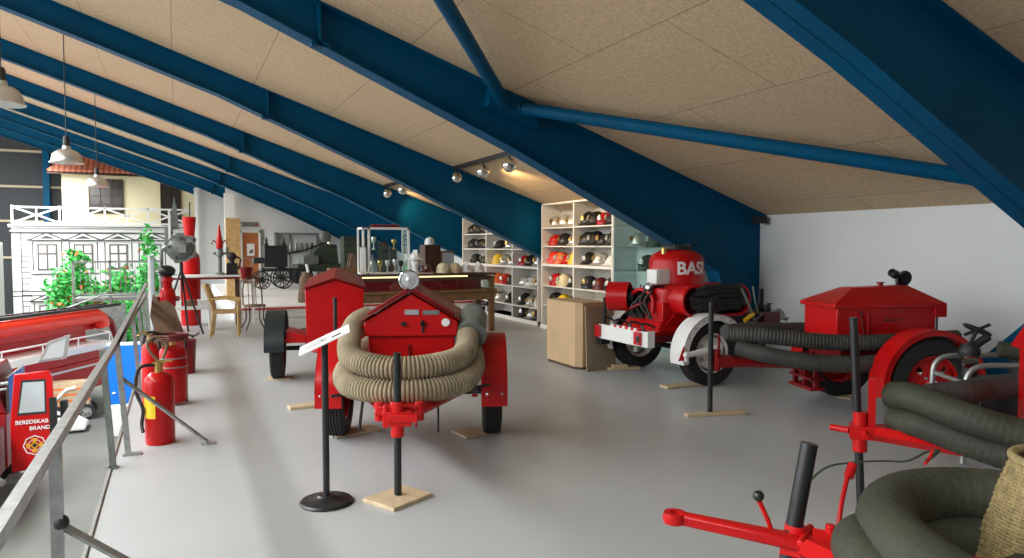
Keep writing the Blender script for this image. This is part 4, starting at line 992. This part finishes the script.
# red hydrant column with black cap
x = thing('hydrant', 'red hydrant column with a black cap beside the slatted gate', 'hydrant', (-.14, 13.0, 0))
MB().lathe([(0, 0), (.10, 0), (.10, .04), (.07, .06), (.07, .50), (.09, .52), (.09, .56), (.12, .62), (.13, .76), (.11, .88), (.07, .92), (.07, 1.0), (.09, 1.02), (.08, 1.10), (0, 1.12)], None, 28).build('column', 'red', x)
for s in (-1, 1): MB().cyl((s*.10, -.02, .74), (s*.17, -.04, .74), .04).build('outlet', 'red_dark', x)
MB().sphere((.0, -.02, 1.19), .13, 16, (1, 1, .75)).lathe([(0, 1.12), (.15, 1.12), (.15, 1.13), (0, 1.13)], None, 20).build('cap', 'black', x)
MB().box(-.07, .07, -.10, -.08, .35, .55).build('paper_note', 'orange', x)

# ============================ table with pumps, tripod light, chairs
tb = thing('work_table', 'white topped work table with red apparatus behind the tripod searchlight', 'table', (-.2, 15.1, 0))
MB().box(0, 1.35, 0, .6, .99, 1.03).build('table_top', 'white', tb, bevel=.003); MB().box(.02, 1.33, .02, .58, .95, .99).build('apron', 'red_dark', tb)
for px_ in (.05, 1.3):
    for y in (.05, .55): MB().box(px_-.025, px_+.025, y-.025, y+.025, 0, .95).build('leg', 'darkwood', tb)
bn = thing('low_bench', 'low white bench with small boxes under the tripod searchlight', 'bench', (-.15, 14.75, 0))
MB().box(0, .75, 0, .3, .40, .46).build('seat', 'white', bn, bevel=.003); MB().box(.02, .06, .02, .28, 0, .40).box(.69, .73, .02, .28, 0, .40).build('side', 'whiteboard', bn)
for i, (x0, c) in enumerate([(.05, 'white'), (.28, 'brown'), (.5, 'whiteboard')]):
    o = MB().box(0, .18, 0, .2, 0, .10).box(-.004, .184, -.004, .204, .10, .115).build('small_box', c, bevel=.003); o.location = (-.15+x0, 14.8, .46); tag(o, 'small %s box, %s from the left on the low white bench' % (['white', 'brown', 'off-white'][i], ORD[i]), 'box')
rt = thing('foam_tank', 'tall red standing foam tank with a red bucket on top', 'tank', (.25, 15.9, 0))
MB().lathe([(0, 0), (.18, 0), (.19, .02), (.19, 1.30), (.17, 1.42), (.10, 1.52), (.07, 1.55), (0, 1.55)], None, 32).build('cylinder', 'red', rt)
MB().lathe([(0, 1.78), (.09, 1.78), (.13, 2.18), (.12, 2.18), (.08, 1.8), (0, 1.8)], None, 28).cyl((0, 0, 1.5), (0, 0, 1.8), .07).build('bucket', 'red_satin', rt)
MB().cyl((0, .02, 2.0), (.02, .02, 2.48), .012).build('rod', 'dark', rt)
tp = thing('tripod_searchlight', 'big round grey searchlight on a black tripod in front of the red tank', 'searchlight', (.08, 14.35, 0))
m = MB()
for a, b_ in ((-.38, -.1), (.34, -.18), (.1, .3)): m.tube([(.0, 0, 1.18), (a, b_, 0)], .018, 8)
m.cyl((0, 0, 1.12), (0, 0, 1.32), .03).cyl((0, 0, .5), (0, 0, 1.15), .012); m.build('tripod', 'black', tp)
MB().sphere((.0, -.02, 1.56), .25, 24, (1, .75, .92)).lathe([(.22, .17), (.25, .17), (.25, .2), (.22, .2), (.22, .17)], Matrix.Translation((0, -.02, 1.56)) @ Matrix.Rotation(R(90), 4, 'X'), 24).build('lamp_body', 'greymetal', tp)
m = MB()
for k in range(5):
    a = R(20+72*k); m.tube(bez([(.2*math.cos(a), -.16, 1.56+.18*math.sin(a)), (.30*math.cos(a+.3), -.12, 1.56+.26*math.sin(a+.3)), (.24*math.cos(a+.7), -.05, 1.56+.22*math.sin(a+.7))], 6), .022, 8)
m.box(-.05, .08, -.26, -.16, 1.48, 1.62).box(.1, .2, -.2, -.05, 1.66, 1.78).build('fittings', 'steel', tp)
m = MB().box(-.26, -.12, -.08, .1, 1.55, 1.95).prism([(-.2, 0, 1.9), (-.02, 0, 1.9), (-.05, 0, 2.25), (-.1, 0, 2.5), (-.14, 0, 2.2)], (0, .04, 0)).cyl((-.32, -.05, .7), (-.32, -.05, 1.6), .03).box(-.34, -.30, -.05, .05, .1, .7)
m.build('mast', 'greymetal', tp)
MB().box(-.20, -.16, -.12, -.1, 1.65, 2.25).build('white_strip', 'white', tp)
hy = thing('hydrant_model', 'slim red and grey standpipe on the work table', 'standpipe', (.78, 15.35, 1.03))
m = MB().lathe([(0, 0), (.09, 0), (.09, .03), (.04, .05), (.04, .35), (.07, .38), (.06, .5), (.03, .52), (0, .52)], None, 18).cyl((-.12, 0, .42), (.14, 0, .42), .025).cyl((.14, 0, .38), (.14, 0, .55), .03); m.build('pipe', 'greymetal', hy)
MB().lathe([(0, .5), (.06, .52), (.07, .62), (.04, .78), (.03, .85), (.015, .98), (0, 1.0)], None, 18).build('red_head', 'red', hy)
for s in (-1, 1): MB().tube([(0, 0, .6), (s*.12, 0, .68), (s*.14, 0, .60)], .015, 8).build('handle', 'red_dark', hy)
mp = thing('small_motor_pump', 'small dark motor pump standing at the right end of the work table', 'pump', (1.0, 15.3, 1.03))
MB().cyl((-.1, 0, .12), (.1, 0, .12), .11, seg=18).cyl((0, 0, .1), (0, 0, .35), .05).sphere((0, 0, .36), .09, 12).box(-.12, .12, -.09, .09, 0, .03).build('motor', 'dark', mp)
MB().tube(bez([(.05, 0, .36), (.16, 0, .30), (.12, 0, .1)], 6), .02, 8).build('pipe', 'maroon', mp)
for i, (bx_, by_, bz_, mt, nm, lb) in enumerate([(1.32, 15.9, .0, 'red_dark', 'fire_bucket', 'dark red fire bucket on a stool right of the work table')]):
    s = thing('stool', 'tall pale stool carrying the dark red fire bucket', 'stool', (bx_, by_, 0))
    MB().box(-.16, .16, -.16, .16, .86, .9).build('seat', 'whiteboard', s)
    for a in (-.13, .13):
        for b_ in (-.13, .13): MB().box(a-.015, a+.015, b_-.015, b_+.015, 0, .86).build('leg', 'whiteboard', s)
    k = thing(nm, lb, 'bucket', (bx_, by_, .9)); MB().lathe([(0, 0), (.10, 0), (.13, .26), (.12, .26), (.09, .02), (0, .02)], None, 24).build('bucket_body', mt, k)
    MB().tube(bez([(-.125, 0, .25), (-.09, 0, .40), (0, 0, .45), (.09, 0, .40), (.125, 0, .25)], 6), .008, 6).build('handle', 'steel', k)
o = MB().box(1.17, 1.52, 19.9, 20.2, .28, 2.32).build('wooden_crate_board', 'birch', bevel=.004); tag(base(o, (1.3, 20, .28)), 'tall light brown wooden case standing before the wide white column', 'case')
# wooden armchair
ch = thing('armchair', 'light wooden armchair with curved arms beside the work table', 'chair', (.78, 13.75, 0), R(-8))
MB().box(-.20, .24, -.24, .24, .41, .46).build('seat', 'birch', ch, bevel=.015)
for s in (-1, 1):
    MB().tube([(.22, s*.21, 0), (.22, s*.22, .64)], .022, 8).build('leg', 'birch', ch)
    MB().tube(bez([(-.24, s*.2, 0), (-.19, s*.2, .42), (-.24, s*.2, .7), (-.32, s*.2, .92)], 6), .024, 8).build('leg', 'birch', ch)
    MB().tube(bez([(-.24, s*.22, .66), (0, s*.24, .68), (.24, s*.23, .64)], 6), .022, 8).build('arm', 'birch', ch)
m = MB()
for z, x_ in ((.90, -.31), (.78, -.27), (.66, -.235)): m.tube(bez([(x_, -.2, z), (x_-.04, 0, z), (x_, .2, z)], 6), .028, 8, flat=1.0)
for k in range(4): m.tube([(-.2, -.15+.1*k, .46), (-.33, -.15+.1*k, .88)], .01, 6)
m.build('backrest', 'birch', ch)
ci = thing('iron_chair', 'dark slender bentwood chair right of the light wooden armchair', 'chair', (1.35, 14.6, 0), R(10))
MB().lathe([(0, .44), (.2, .44), (.21, .455), (.2, .47), (0, .47)], None, 24).build('seat', 'brown', ci)
for a, b_ in ((-1, -1), (1, -1), (1, 1), (-1, 1)):
    MB().tube(bez([(a*.14, b_*.14, .45), (a*.13, b_*.13, .2), (a*.22, b_*.2, 0)], 6), .013, 8).build('leg', 'darkwood', ci)
m = MB().tube(bez([(-.18, .12, .46), (-.17, .17, .8), (-.08, .2, .98), (.08, .2, .98), (.17, .17, .8), (.18, .12, .46)], 8), .014, 8)
for k in (-.07, 0, .07): m.tube([(k, .14, .47), (k, .2, .97)], .007, 6)
m.build('backrest', 'darkwood', ci)

# ============================ hanging lamps over the hall
def pend(loc, lab, s=1):
    t = thing('pendant_lamp', lab, 'lamp', loc, 0, 'bell lamps over the hall'); t.scale = (s, s, s)
    n = 10
    MB().lathe([(.06, .30), (.07, .24)]+[(.07+.17*math.sin(math.pi/2*k/n), .03+.2*math.cos(math.pi/2*k/n)) for k in range(1, n+1)]+[(.265, 0), (.26, -.005), (.23, .03), (.15, .18), (.05, .23)], None, 28).build('shade', 'alu', t)
    MB().lathe([(0, .46), (.035, .46), (.05, .42), (.05, .32), (.065, .29), (0, .28)], None, 18).build('socket', 'dark', t)
    MB().cyl((0, 0, .45), (0, 0, (cz(loc[0])-loc[2])/s), .008, seg=6).build('cord', 'dark', t)
    MB().sphere((0, 0, .10), .05, 12).build('bulb', 'silver', t)
pend((-1.67, 14.5, 3.02), 'nearer whole bell lamp hanging in front of the tiled roof', 1.0)
pend((-1.69, 20.0, 3.02), 'smaller further bell lamp in front of the dark house window', 1.0)
pend((-1.95, 11.0, 3.38), 'bell lamp cut off by the left edge of the picture', 1.0)

# ============================ printed facade building in the hall
FYY = 38.0
fb = thing('facade_building', 'white printed house front with gabled windows, balcony and yellow upper storey', 'building', (-3.0, FYY, -2.6))
def fx(x): return x+3.0
def fz(z): return z+2.6
XLf, XRf = -6.55, .5
MB().box(fx(XLf), fx(XRf), 0, .25, 0, fz(2.42)).build('front_wall', 'facade', fb, smooth=0)
MB().box(fx(XLf)-.1, fx(XRf)+.05, -.16, .3, fz(2.42), fz(2.56)).box(fx(XLf)-.05, fx(XRf), -.08, 0, fz(2.24), fz(2.30)).build('cornice', 'facade', fb, smooth=0)
m = MB().box(fx(XLf), fx(XRf), -.005, 0, fz(2.14), fz(2.20)).box(fx(XLf), fx(XRf), -.005, 0, fz(-.45), fz(-.40)).box(fx(XLf), fx(XRf), -.005, 0, fz(-.65), fz(-.60))
m.box(fx(-6.22), fx(-6.18), -.005, 0, 0, fz(2.16)).box(fx(XLf)-.105, fx(XRf)+.05, -.162, -.16, fz(2.44), fz(2.49))
for k in range(9):
    z = fz(1.9-k*.5); m.box(fx(-6.18), fx(-5.85 if k % 2 else -5.95), -.005, 0, z, z+.035).box(fx(-6.18), fx(-5.85 if k % 2 else -5.95), -.005, 0, z-.275, z-.24).box(fx(-5.85 if k % 2 else -5.95)-.02, fx(-5.85 if k % 2 else -5.95), -.005, 0, z-.26, z+.02)
m.build('drawn_line', 'line', fb, smooth=0)
def fwin(xc, zb, zt_, ):
    w = .38
    f = MB().box(fx(xc)-w, fx(xc)+w, -.03, 0, fz(zb), fz(zt_)).build('window_frame', 'greyframe', fb, smooth=0)
    m = MB(); zm = zb+(zt_-zb)*.62
    for a, b_ in ((-w+.07, -.04), (.04, w-.07)):
        m.box(fx(xc)+a, fx(xc)+b_, -.036, -.03, fz(zb)+.08, fz(zm)-.03); m.box(fx(xc)+a, fx(xc)+b_, -.036, -.03, fz(zm)+.05, fz(zt_)-.07)
    m.build('pane', 'facade', f, smooth=0)
    m = MB().box(fx(xc)-.6, fx(xc)+.6, -.06, 0, fz(zb)-.13, fz(zb)-.05)
    m.build('sill', 'facade', fb, smooth=0); m = MB()
    m.prism([(fx(xc)-.68, -.1, fz(zt_)+.18), (fx(xc)+.68, -.1, fz(zt_)+.18), (fx(xc), -.1, fz(zt_)+.48)], (0, .1, 0))
    m.build('gable_moulding', 'facade', fb, smooth=0)
    m = MB()
    for s in (-1, 1):
        m.prism([(fx(xc)+s*.72, -.105, fz(zt_)+.14), (fx(xc)+s*.72, -.105, fz(zt_)+.20), (fx(xc), -.105, fz(zt_)+.54), (fx(xc), -.105, fz(zt_)+.475)], (0, .004, 0))
        m.box(fx(xc)+s*.55-.022, fx(xc)+s*.55+.022, -.005, 0, fz(zb), fz(zt_)+.1)
    m.box(fx(xc)-.68, fx(xc)+.68, -.105, -.1, fz(zt_)+.155, fz(zt_)+.20)
    m.box(fx(xc)-.6, fx(xc)+.6, -.066, -.06, fz(zb)-.165, fz(zb)-.13)
    m.prism([(fx(xc)-.35, -.105, fz(zt_)+.24), (fx(xc)+.35, -.105, fz(zt_)+.24), (fx(xc), -.105, fz(zt_)+.38)], (0, .004, 0))
    m.build('drawn_line', 'line', fb, smooth=0)
for k in range(4): fwin(-5.22+1.40*k, .50, 1.68); fwin(-5.22+1.40*k, -2.2, -1.05)
# upper storey
MB().box(fx(-4.75), fx(.85), 1.2, 4.5, fz(2.42), fz(5.0)).build('upper_wall', 'yellowwall', fb, smooth=0)
MB().box(fx(-6.5), fx(1.2), .25, 4.5, fz(2.3), fz(2.44)).build('balcony_deck', 'facade', fb, smooth=0)
MB().prism([(fx(-5.25), .7, fz(4.95)), (fx(1.6), .7, fz(4.95)), (fx(1.6), 2.8, fz(6.1)), (fx(-4.2), 2.8, fz(6.1))], (0, 0, .15)).build('roof', 'tile', fb, smooth=0)
MB().prism([(fx(-5.25), .7, fz(4.90)), (fx(1.6), .7, fz(4.90)), (fx(1.6), .7, fz(5.0)), (fx(-5.25), .7, fz(5.0))], (0, .1, 0)).box(fx(-3.3), fx(-2.55), 1.5, 1.8, fz(5.2), fz(5.75)).build('eaves', 'darkwood', fb, smooth=0)
for x0, x1, z0, z1, nx in ((-3.65, -2.25, 3.15, 4.75, 3), (-.62, .25, 2.6, 4.65, 2)):
    f = MB().box(fx(x0), fx(x1), 1.14, 1.2, fz(z0), fz(z1)).build('upper_window', 'darkglass', fb, smooth=0)
    m = MB()
    for i in range(nx+1): xx = fx(x0)+(x1-x0)*i/nx; m.box(xx-.02, xx+.02, 1.11, 1.14, fz(z0), fz(z1))
    for i in range(5): zz = fz(z0)+(z1-z0)*i/4; m.box(fx(x0), fx(x1), 1.11, 1.14, zz-.015, zz+.015)
    m.build('glazing_bar', 'darkwood', f, smooth=0)
# balcony railing with crosses
m = MB().box(fx(XLf), fx(XRf), -.03, .05, fz(3.28), fz(3.36)).box(fx(XLf), fx(XRf), -.03, .05, fz(2.6), fz(2.66))
for k in range(5):
    xc = -6.5+1.78*k
    m.box(fx(xc)-.04, fx(xc)+.04, -.03, .05, fz(2.56), fz(3.4))
    if k < 4:
        c = fx(xc)+.9
        m.box(c-.03, c+.03, -.02, .04, fz(2.6), fz(3.3))
        for s in (-1, 1): m.prism([(c+s*.03, -.02, fz(3.02)), (c+s*.03, -.02, fz(2.94)), (c+s*.85, -.02, fz(2.6)), (c+s*.85, -.02, fz(2.68))], (0, .04, 0)); m.prism([(c+s*.03, -.02, fz(2.94)), (c+s*.03, -.02, fz(3.02)), (c+s*.85, -.02, fz(3.34)), (c+s*.85, -.02, fz(3.26))], (0, .04, 0))
m.build('balcony_railing', 'white', fb, smooth=0)
# left neighbour things beyond px 0..20
lb = thing('white_vehicle', 'white vehicle with a dark stripe at the far left edge before the facade', 'vehicle', (-7.6, 35.5, -2.6))
MB().box(-1.6, 1.05, -.8, .8, .5, 4.35).build('body', 'facade', lb, bevel=.08)
MB().box(-1.6, 1.0, -.83, -.8, 2.55, 2.75).box(-1.6, .9, -.83, -.8, 4.4, 4.7).build('dark_stripe', 'ink', lb)
MB().sphere((.35, -.8, 3.85), .33, 16, (1.3, .2, .8)).build('round_emblem', 'maroon', lb)
MB().tube([(.6, -.85, 2.2), (.55, -.95, 1.7), (.75, -.95, 1.3)], .04, 8).sphere((.65, -.95, 1.3), .16, 12).build('mirror', 'whiteboard', lb)
for x0 in (-1.1, .5): wheel(lb, (x0, -.75, .45), .45, .25, 'silver', 5, -1)
# ============================ shrubs
def shrub(loc, r, n, lab, seed, fl=.09):
    rn = random.Random(seed); t = thing('potted_shrub', lab, 'shrub', loc)
    H = -2.6
    tr = MB().cyl((0, 0, 0), (0, 0, -loc[2]+H+0 if False else r[2]*1.2), .05).build('trunk', 'oak', t)
    MB().lathe([(0, 0), (.22, 0), (.3, .35), (.27, .35), (.2, .3), (0, .3)], None, 16).build('pot', 'brown', t)
    lf, fw = MB(), MB()
    cl = [(rn.gauss(0, .42), rn.gauss(0, .42), rn.gauss(0, .4)) for _ in range(14)]
    for i in range(n):
        c = rn.choice(cl); p = Vector((c[0]+rn.gauss(0, .22), c[1]+rn.gauss(0, .22), c[2]+rn.gauss(0, .22)))
        if p.length > 1.15: p *= 1.1/p.length
        p = Vector((p.x*r[0], p.y*r[1], p.z*r[2]+r[2]*1.25+.35)); s = rn.uniform(.08, .15)
        e = Euler((rn.uniform(0, 6), rn.uniform(0, 6), rn.uniform(0, 6))).to_matrix()
        mb = fw if rn.random() < fl else lf
        vs = [mb.bm.verts.new(p+e @ Vector(q)*s) for q in ((0, -1.1, 0), (.5, 0, .12), (0, 1.1, 0), (-.5, 0, .12))]
        mb.bm.faces.new(vs)
    lf.build('leaves', 'leaf', t, smooth=0); fw.build('blossoms', 'flower', t, smooth=0)
shrub((-3.65, 32.0, -2.6), (.98, .75, 1.55), 2400, 'bright green artificial tree with orange blossoms before the facade, left one', 1)
shrub((-1.75, 31.0, -2.6), (1.0, .75, 1.65), 2400, 'bright green artificial tree behind the grey stair railing, middle one', 2)
shrub((-1.45, 27.0, -2.6), (.78, .6, 1.05), 1300, 'green bush behind the white balusters, right one', 3, .02)
shrub((-.98, 30.0, -2.6), (.38, .4, 1.95), 700, 'narrow green bush behind the slatted gate', 4, .01)
# ============================ grey stair landing
sl = thing('stair_landing', 'grey steel stair landing with mesh railing in front of the green trees', 'staircase', (-2.3, 24.5, -2.6))
m = MB()
for x0 in (-.45, .5, 1.9):
    m.box(x0-.03, x0+.03, -.03, .03, 0, 3.75)
m.box(-.45, 1.9, -.03, .03, 3.70, 3.76).box(-.45, 1.9, -.03, .03, 2.75, 2.8).box(-.45, 1.9, 0, 1.2, 2.55, 2.65)
for k in range(18): m.box(-.40+k*.13, -.385+k*.13, -.01, .01, 2.8, 3.7)
m.tube([(-1.6, -.2, 2.0), (.3, -.25, 2.75), (1.2, -.25, 2.75)], .03, 8)
m.build('railing', 'greyblue', sl)
MB().prism([(-1.7, -.1, 1.2), (.9, -.1, 1.2), (.9, -.1, 2.5), (-.5, -.1, 2.3), (-1.7, -.1, 1.75)], (0, .08, 0)).build('side_panel', 'greyblue', sl)
# ============================ red ladder truck in the hall
import mathutils
Q1 = Vector((-4.17, 15.3, 0)); Q2 = Vector((-2.15, 20.9, 0))
rq = math.atan2(.868, .497)
TK = thing('fire_truck', 'long red fire truck with a white side ledge and red hose roll on its roof', 'truck', (-1.79, 22.52, -2.6), rq)
MB().box(-6.5, 0, .05, 1.9, .40, 1.16).box(-6.5, 0, .05, .5, 1.16, 1.45).box(-6.5, -.1, .5, 1.9, 1.16, 2.2).build('body', 'red', TK, bevel=.03)
MB().box(-6.5, .0, .02, .05, 1.0, 1.05).build('white_stripe', 'white', TK)
MB().box(-5.2, -.05, -.25, .5, 1.45, 1.63).build('side_ledge', 'white', TK, bevel=.01)
m = MB().tube([(-5.2, -.2, 1.85), (-.1, -.2, 1.85), (.0, -.2, 1.6)], .022, 8)
for k in range(5): m.cyl((-5.1+k*1.24, -.2, 1.6), (-5.1+k*1.24, -.2, 1.85), .018)
m.tube([(-.1, -.2, 1.85), (.05, .4, 1.95)], .022, 8)
m.build('ledge_rail', 'white', TK)
MB().box(-6.5, 0, .3, .5, 1.92, 2.14).build('upper_locker', 'red', TK, bevel=.02)
MB().box(-5.0, -4.2, .46, .5, 1.63, 1.9).build('dark_recess', 'ink', TK)
m = MB().tube([(-6.5, .15, 2.3), (-.15, .15, 2.3), (.02, .15, 2.22), (.08, .15, 2.0)], .19, 16); m.build('hose_roll', 'orange_red', TK)
m = MB()
for y in (.1, .5): m.box(-6.5, .8, y-.03, y+.03, 2.50, 2.58)
for k in range(15): m.box(-6.2+k*.45, -6.15+k*.45, .1, .5, 2.52, 2.56)
m.build('roof_ladder', 'dark', TK)
MB().tube(bez([(-.1, .1, 2.25), (.35, .1, 2.1), (.5, .1, 1.6), (.3, .1, 1.0), (.32, .1, .6)], 8), .085, 12).build('suction_pipe', 'red_dark', TK)
m = MB()
for k in range(6): m.box(.05, .25, .2+k*.25, .3+k*.25, .6, 1.5)
m.tube(bez([(.2, 0, 1.7), (.35, -.1, 1.5), (.3, -.1, 1.2), (.2, 0, 1.1), (.25, .1, 1.5)], 6), .02, 8).build('rear_fittings', 'dark', TK)
for x0 in (-5.0, -1.3): wheel(TK, (x0, .2, .45), .45, .28, 'red_dark', 6, -1)
# red cab with open door
CB = thing('fire_pickup', 'red fire pickup with an open cab door carrying white lettering and a round emblem', 'truck', (-2.46, 14.0, -2.52))
MB().box(-2.4, -.12, .1, 1.7, .45, 1.35).prism([(-2.2, .15, 1.35), (-.12, .15, 1.35), (-.35, .15, 2.08), (-2.0, .15, 2.08)], (0, 1.5, 0)).build('cab_body', 'red_dark', CB, bevel=.03)
MB().box(-2.4, -.14, -1.8, .05, .45, 1.2).build('front_body', 'maroon', CB, bevel=.03)
MB().box(-.13, -.09, .2, 1.6, 1.38, 1.95).build('side_window', 'darkglass', CB)
dr = MB().prism([(-.05, 0, .40), (.46, 0, .45), (.58, 0, 1.0), (.55, 0, 1.95), (.50, 0, 2.05), (.02, 0, 2.02), (-.05, 0, 1.2)], (0, .05, 0)).build('door', 'red', CB, bevel=.012)
MB().prism([(.05, -.008, 1.34), (.46, -.008, 1.34), (.46, -.008, 1.92), (.12, -.008, 1.92)], (0, .01, 0)).build('window_seal', 'ink', dr)
MB().prism([(.075, -.012, 1.38), (.435, -.012, 1.38), (.435, -.012, 1.88), (.145, -.012, 1.88)], (0, .006, 0)).build('window_pane', 'winglass', dr)
MB().box(.50, .60, -.02, .08, .75, 1.6).build('door_edge', 'black', dr)
fr = Matrix.Rotation(R(90), 4, 'X')
textmesh('BEREDSKAB', .088, .003, 'white', 'lettering', dr, Matrix.Translation((.25, -.01, 1.22)) @ fr)
textmesh('BRAND', .088, .003, 'white', 'lettering', dr, Matrix.Translation((.36, -.01, 1.11)) @ fr)
em = Matrix.Translation((.28, -.012, .83)) @ Matrix.Rotation(R(90), 4, 'X')
MB().lathe([(.15, 0), (.165, 0), (.165, .006), (.15, .006), (.15, 0)], em, 8).lathe([(.085, 0), (.093, 0), (.093, .006), (.085, .006), (.085, 0)], em, 24).build('emblem_ring', 'white', dr)
m = MB()
for k in range(4):
    a = math.pi*k/2; c, s_ = math.cos(a), math.sin(a)
    m.prism([(.02*c-.0*s_, .02*s_, .004), (.11*c-.05*s_, .11*s_+.05*c, .004), (.12*c, .12*s_, .004), (.11*c+.05*s_, .11*s_-.05*c, .004)], (0, 0, .004), em)
m.lathe([(0, .002), (.05, .002), (.05, .008), (0, .008)], em, 18); m.build('emblem', 'gold', dr)
MB().lathe([(0, .008), (.03, .008), (.03, .011), (0, .011)], em, 14).build('emblem_centre', 'ink', dr)
MB().tube([(-1.0, -1.2, 1.95), (.12, -1.0, 2.05)], .025, 8).tube([(-1.0, -1.2, 1.88), (.1, -1.0, 1.96)], .018, 8).cyl((-.25, -1.05, .5), (-.25, -1.05, 2.5), .04).build('front_bars', 'steel', CB)
MB().sphere((-.25, -1.0, 2.32), .17, 14, (1, 1, 1.1)).box(-.5, -.2, -1.1, -.9, 2.05, 2.25).build('grey_lamp', 'greymetal', CB)
fw_ = MB().prism([(.1, 1.75, 1.95), (.55, 1.75, 2.0), (.62, 1.75, 2.45), (.26, 1.75, 2.33)], (0, .03, 0)).build('far_door_window', 'steel', CB)
MB().prism([(.16, 1.74, 2.0), (.5, 1.74, 2.04), (.56, 1.74, 2.38), (.30, 1.74, 2.28)], (0, .008, 0)).build('window_pane', 'winglass', fw_)
MB().box(.62, .74, .2, .3, .95, 1.5).box(.5, .62, .2, .25, 1.2, 1.25).build('side_mirror', 'black', CB, bevel=.02)
m = MB().box(-.1, .35, -.2, .1, .28, .36); m.build('footboard', 'greymetal', CB)
for y0 in (1.2, -1.2): 
    t = wheel(CB, (0, 0, 0), .42, .24, 'silver', 5, 1); t.location = (-.28, y0, .42); t.rotation_euler = (0, 0, R(90))
# small things on the hall floor
wg = thing('wooden_wagon', 'small wooden wagon with a red and orange side panel beside the fire pickup', 'wagon', (-2.40, 20.0, -2.6))
MB().box(-.42, .42, 0, .45, .25, .92).build('wagon_body', 'pine', wg, bevel=.01)
m = MB()
for k in range(4): m.box(-.44, .44, -.012, 0, .33+k*.14, .37+k*.14)
m.build('painted_band', 'orange', wg)
MB().tube(bez([(-.4, -.02, .45), (-.2, -.03, .6), (-.05, -.03, .75), (.15, -.03, .80)], 6), .035, 8).build('hose', 'paper', wg)
for x0 in (-.3, .36): t = wheel(wg, (x0, -.02, .19), .19, .1, 'silver', 5, -1)
for x0 in (-.3, .36): t = wheel(wg, (x0, .45, .19), .19, .1, 'silver', 5, 1)
wc = thing('white_cover', 'low white wedge shaped cover on the hall floor behind the handrail', 'cover', (-2.35, 18.6, -2.6))
MB().prism([(-.45, 0, .05), (.42, 0, .05), (.42, 0, .14), (.1, 0, .36), (-.45, 0, .42)], (0, .7, 0)).build('cover_body', 'white', wc, bevel=.03)
MB().box(-.40, .40, .05, .65, 0, .05).build('base_strip', 'dark', wc)
bp = thing('blue_locker', 'bright blue locker on the hall floor beyond the railing posts', 'locker', (-1.62, 20.4, -2.6))
MB().box(0, 1.15, 0, .5, 0, 1.70).build('carcass', 'bright_blue', bp, bevel=.01); MB().box(-.01, 1.16, -.01, .51, 1.70, 1.73).build('top', 'skyblue', bp); MB().box(.10, .18, -.03, 0, .5, .54).build('handle', 'white', bp)
wx = thing('white_box', 'white carton on the hall floor in front of the blue locker', 'box', (-1.40, 17.9, -2.6))
MB().box(0, .55, 0, .4, 0, .62).build('carton', 'white', wx, bevel=.01); MB().box(.26, .29, -.004, 0, .0, .62).box(-.003, .553, -.003, .403, .56, .63).build('flap', 'whiteboard', wx)
wz = thing('blue_cloth', 'dark green garment hanging behind the slatted gate', 'cloth', (-.62, 14.3, 0)) if False else None

# ============================ lights
wd = bpy.data.worlds.new('world'); sc.world = wd; wd.use_nodes = True
wn = wd.node_tree; bg = wn.nodes['Background']
sky = wn.nodes.new('ShaderNodeTexSky'); sky.sky_type = 'HOSEK_WILKIE'; sky.turbidity = 6; sky.sun_direction = (-.5, -.3, .6)
mixc = wn.nodes.new('ShaderNodeMix'); mixc.data_type = 'RGBA'; mixc.inputs[0].default_value = .75
wn.links.new(sky.outputs[0], mixc.inputs[6]); mixc.inputs[7].default_value = (.85, .92, 1, 1); wn.links.new(mixc.outputs[2], bg.inputs[0])
bg.inputs[1].default_value = .28
def area(name, loc, rot, sx, sy, p, col=(1, 1, 1)):
    l = bpy.data.lights.new(name, 'AREA'); l.shape = 'RECTANGLE'; l.size = sx; l.size_y = sy; l.energy = p; l.color = col
    o = bpy.data.objects.new(name, l); COL.objects.link(o); o.location = loc; o.rotation_euler = rot; return o
# daylight entering by the hall windows on the left
area('daylight_window_light', (-21.5, 18, 5.5), (0, R(-82), 0), 7, 46, 2600, (.93, .97, 1))
# rooflights over the hall
area('rooflight', (-6.5, 16, cz(-6.5)-.6), (0, R(19), 0), 3, 44, 11500, (.95, .98, 1))
def spot(loc, tgt, p, size=60, col=(1, .68, .36), blend=.6, r=.05):
    l = bpy.data.lights.new('spot', 'SPOT'); l.energy = p; l.spot_size = R(size); l.spot_blend = blend; l.color = col; l.shadow_soft_size = r
    o = bpy.data.objects.new('spot_light', l); COL.objects.link(o); o.location = loc
    o.rotation_euler = (Vector(tgt)-Vector(loc)).to_track_quat('-Z', 'Y').to_euler(); return o
for y in (10.0, 11.1): spot((4.85, y, 2.85), (6.8, y+.3, 1.5), 60, 95)
spot((4.85, 11.9, 2.8), (6.8, 11.6, 1.5), 45, 75)
spot((4.9, 11.2, 2.72), (6.3, 11.3, cz(6.3)), 22, 120)
for y in (15.6, 16.9): spot((4.8, y, 2.85), (6.8, y, 1.4), 50, 110)
sc.view_settings.view_transform = 'Standard'; sc.view_settings.look = 'None'; sc.view_settings.gamma = 1; sc.view_settings.use_curve_mapping = False
sc.view_settings.exposure = 0
sc.cycles.max_bounces = 8; sc.cycles.diffuse_bounces = 4; sc.cycles.transparent_max_bounces = 32
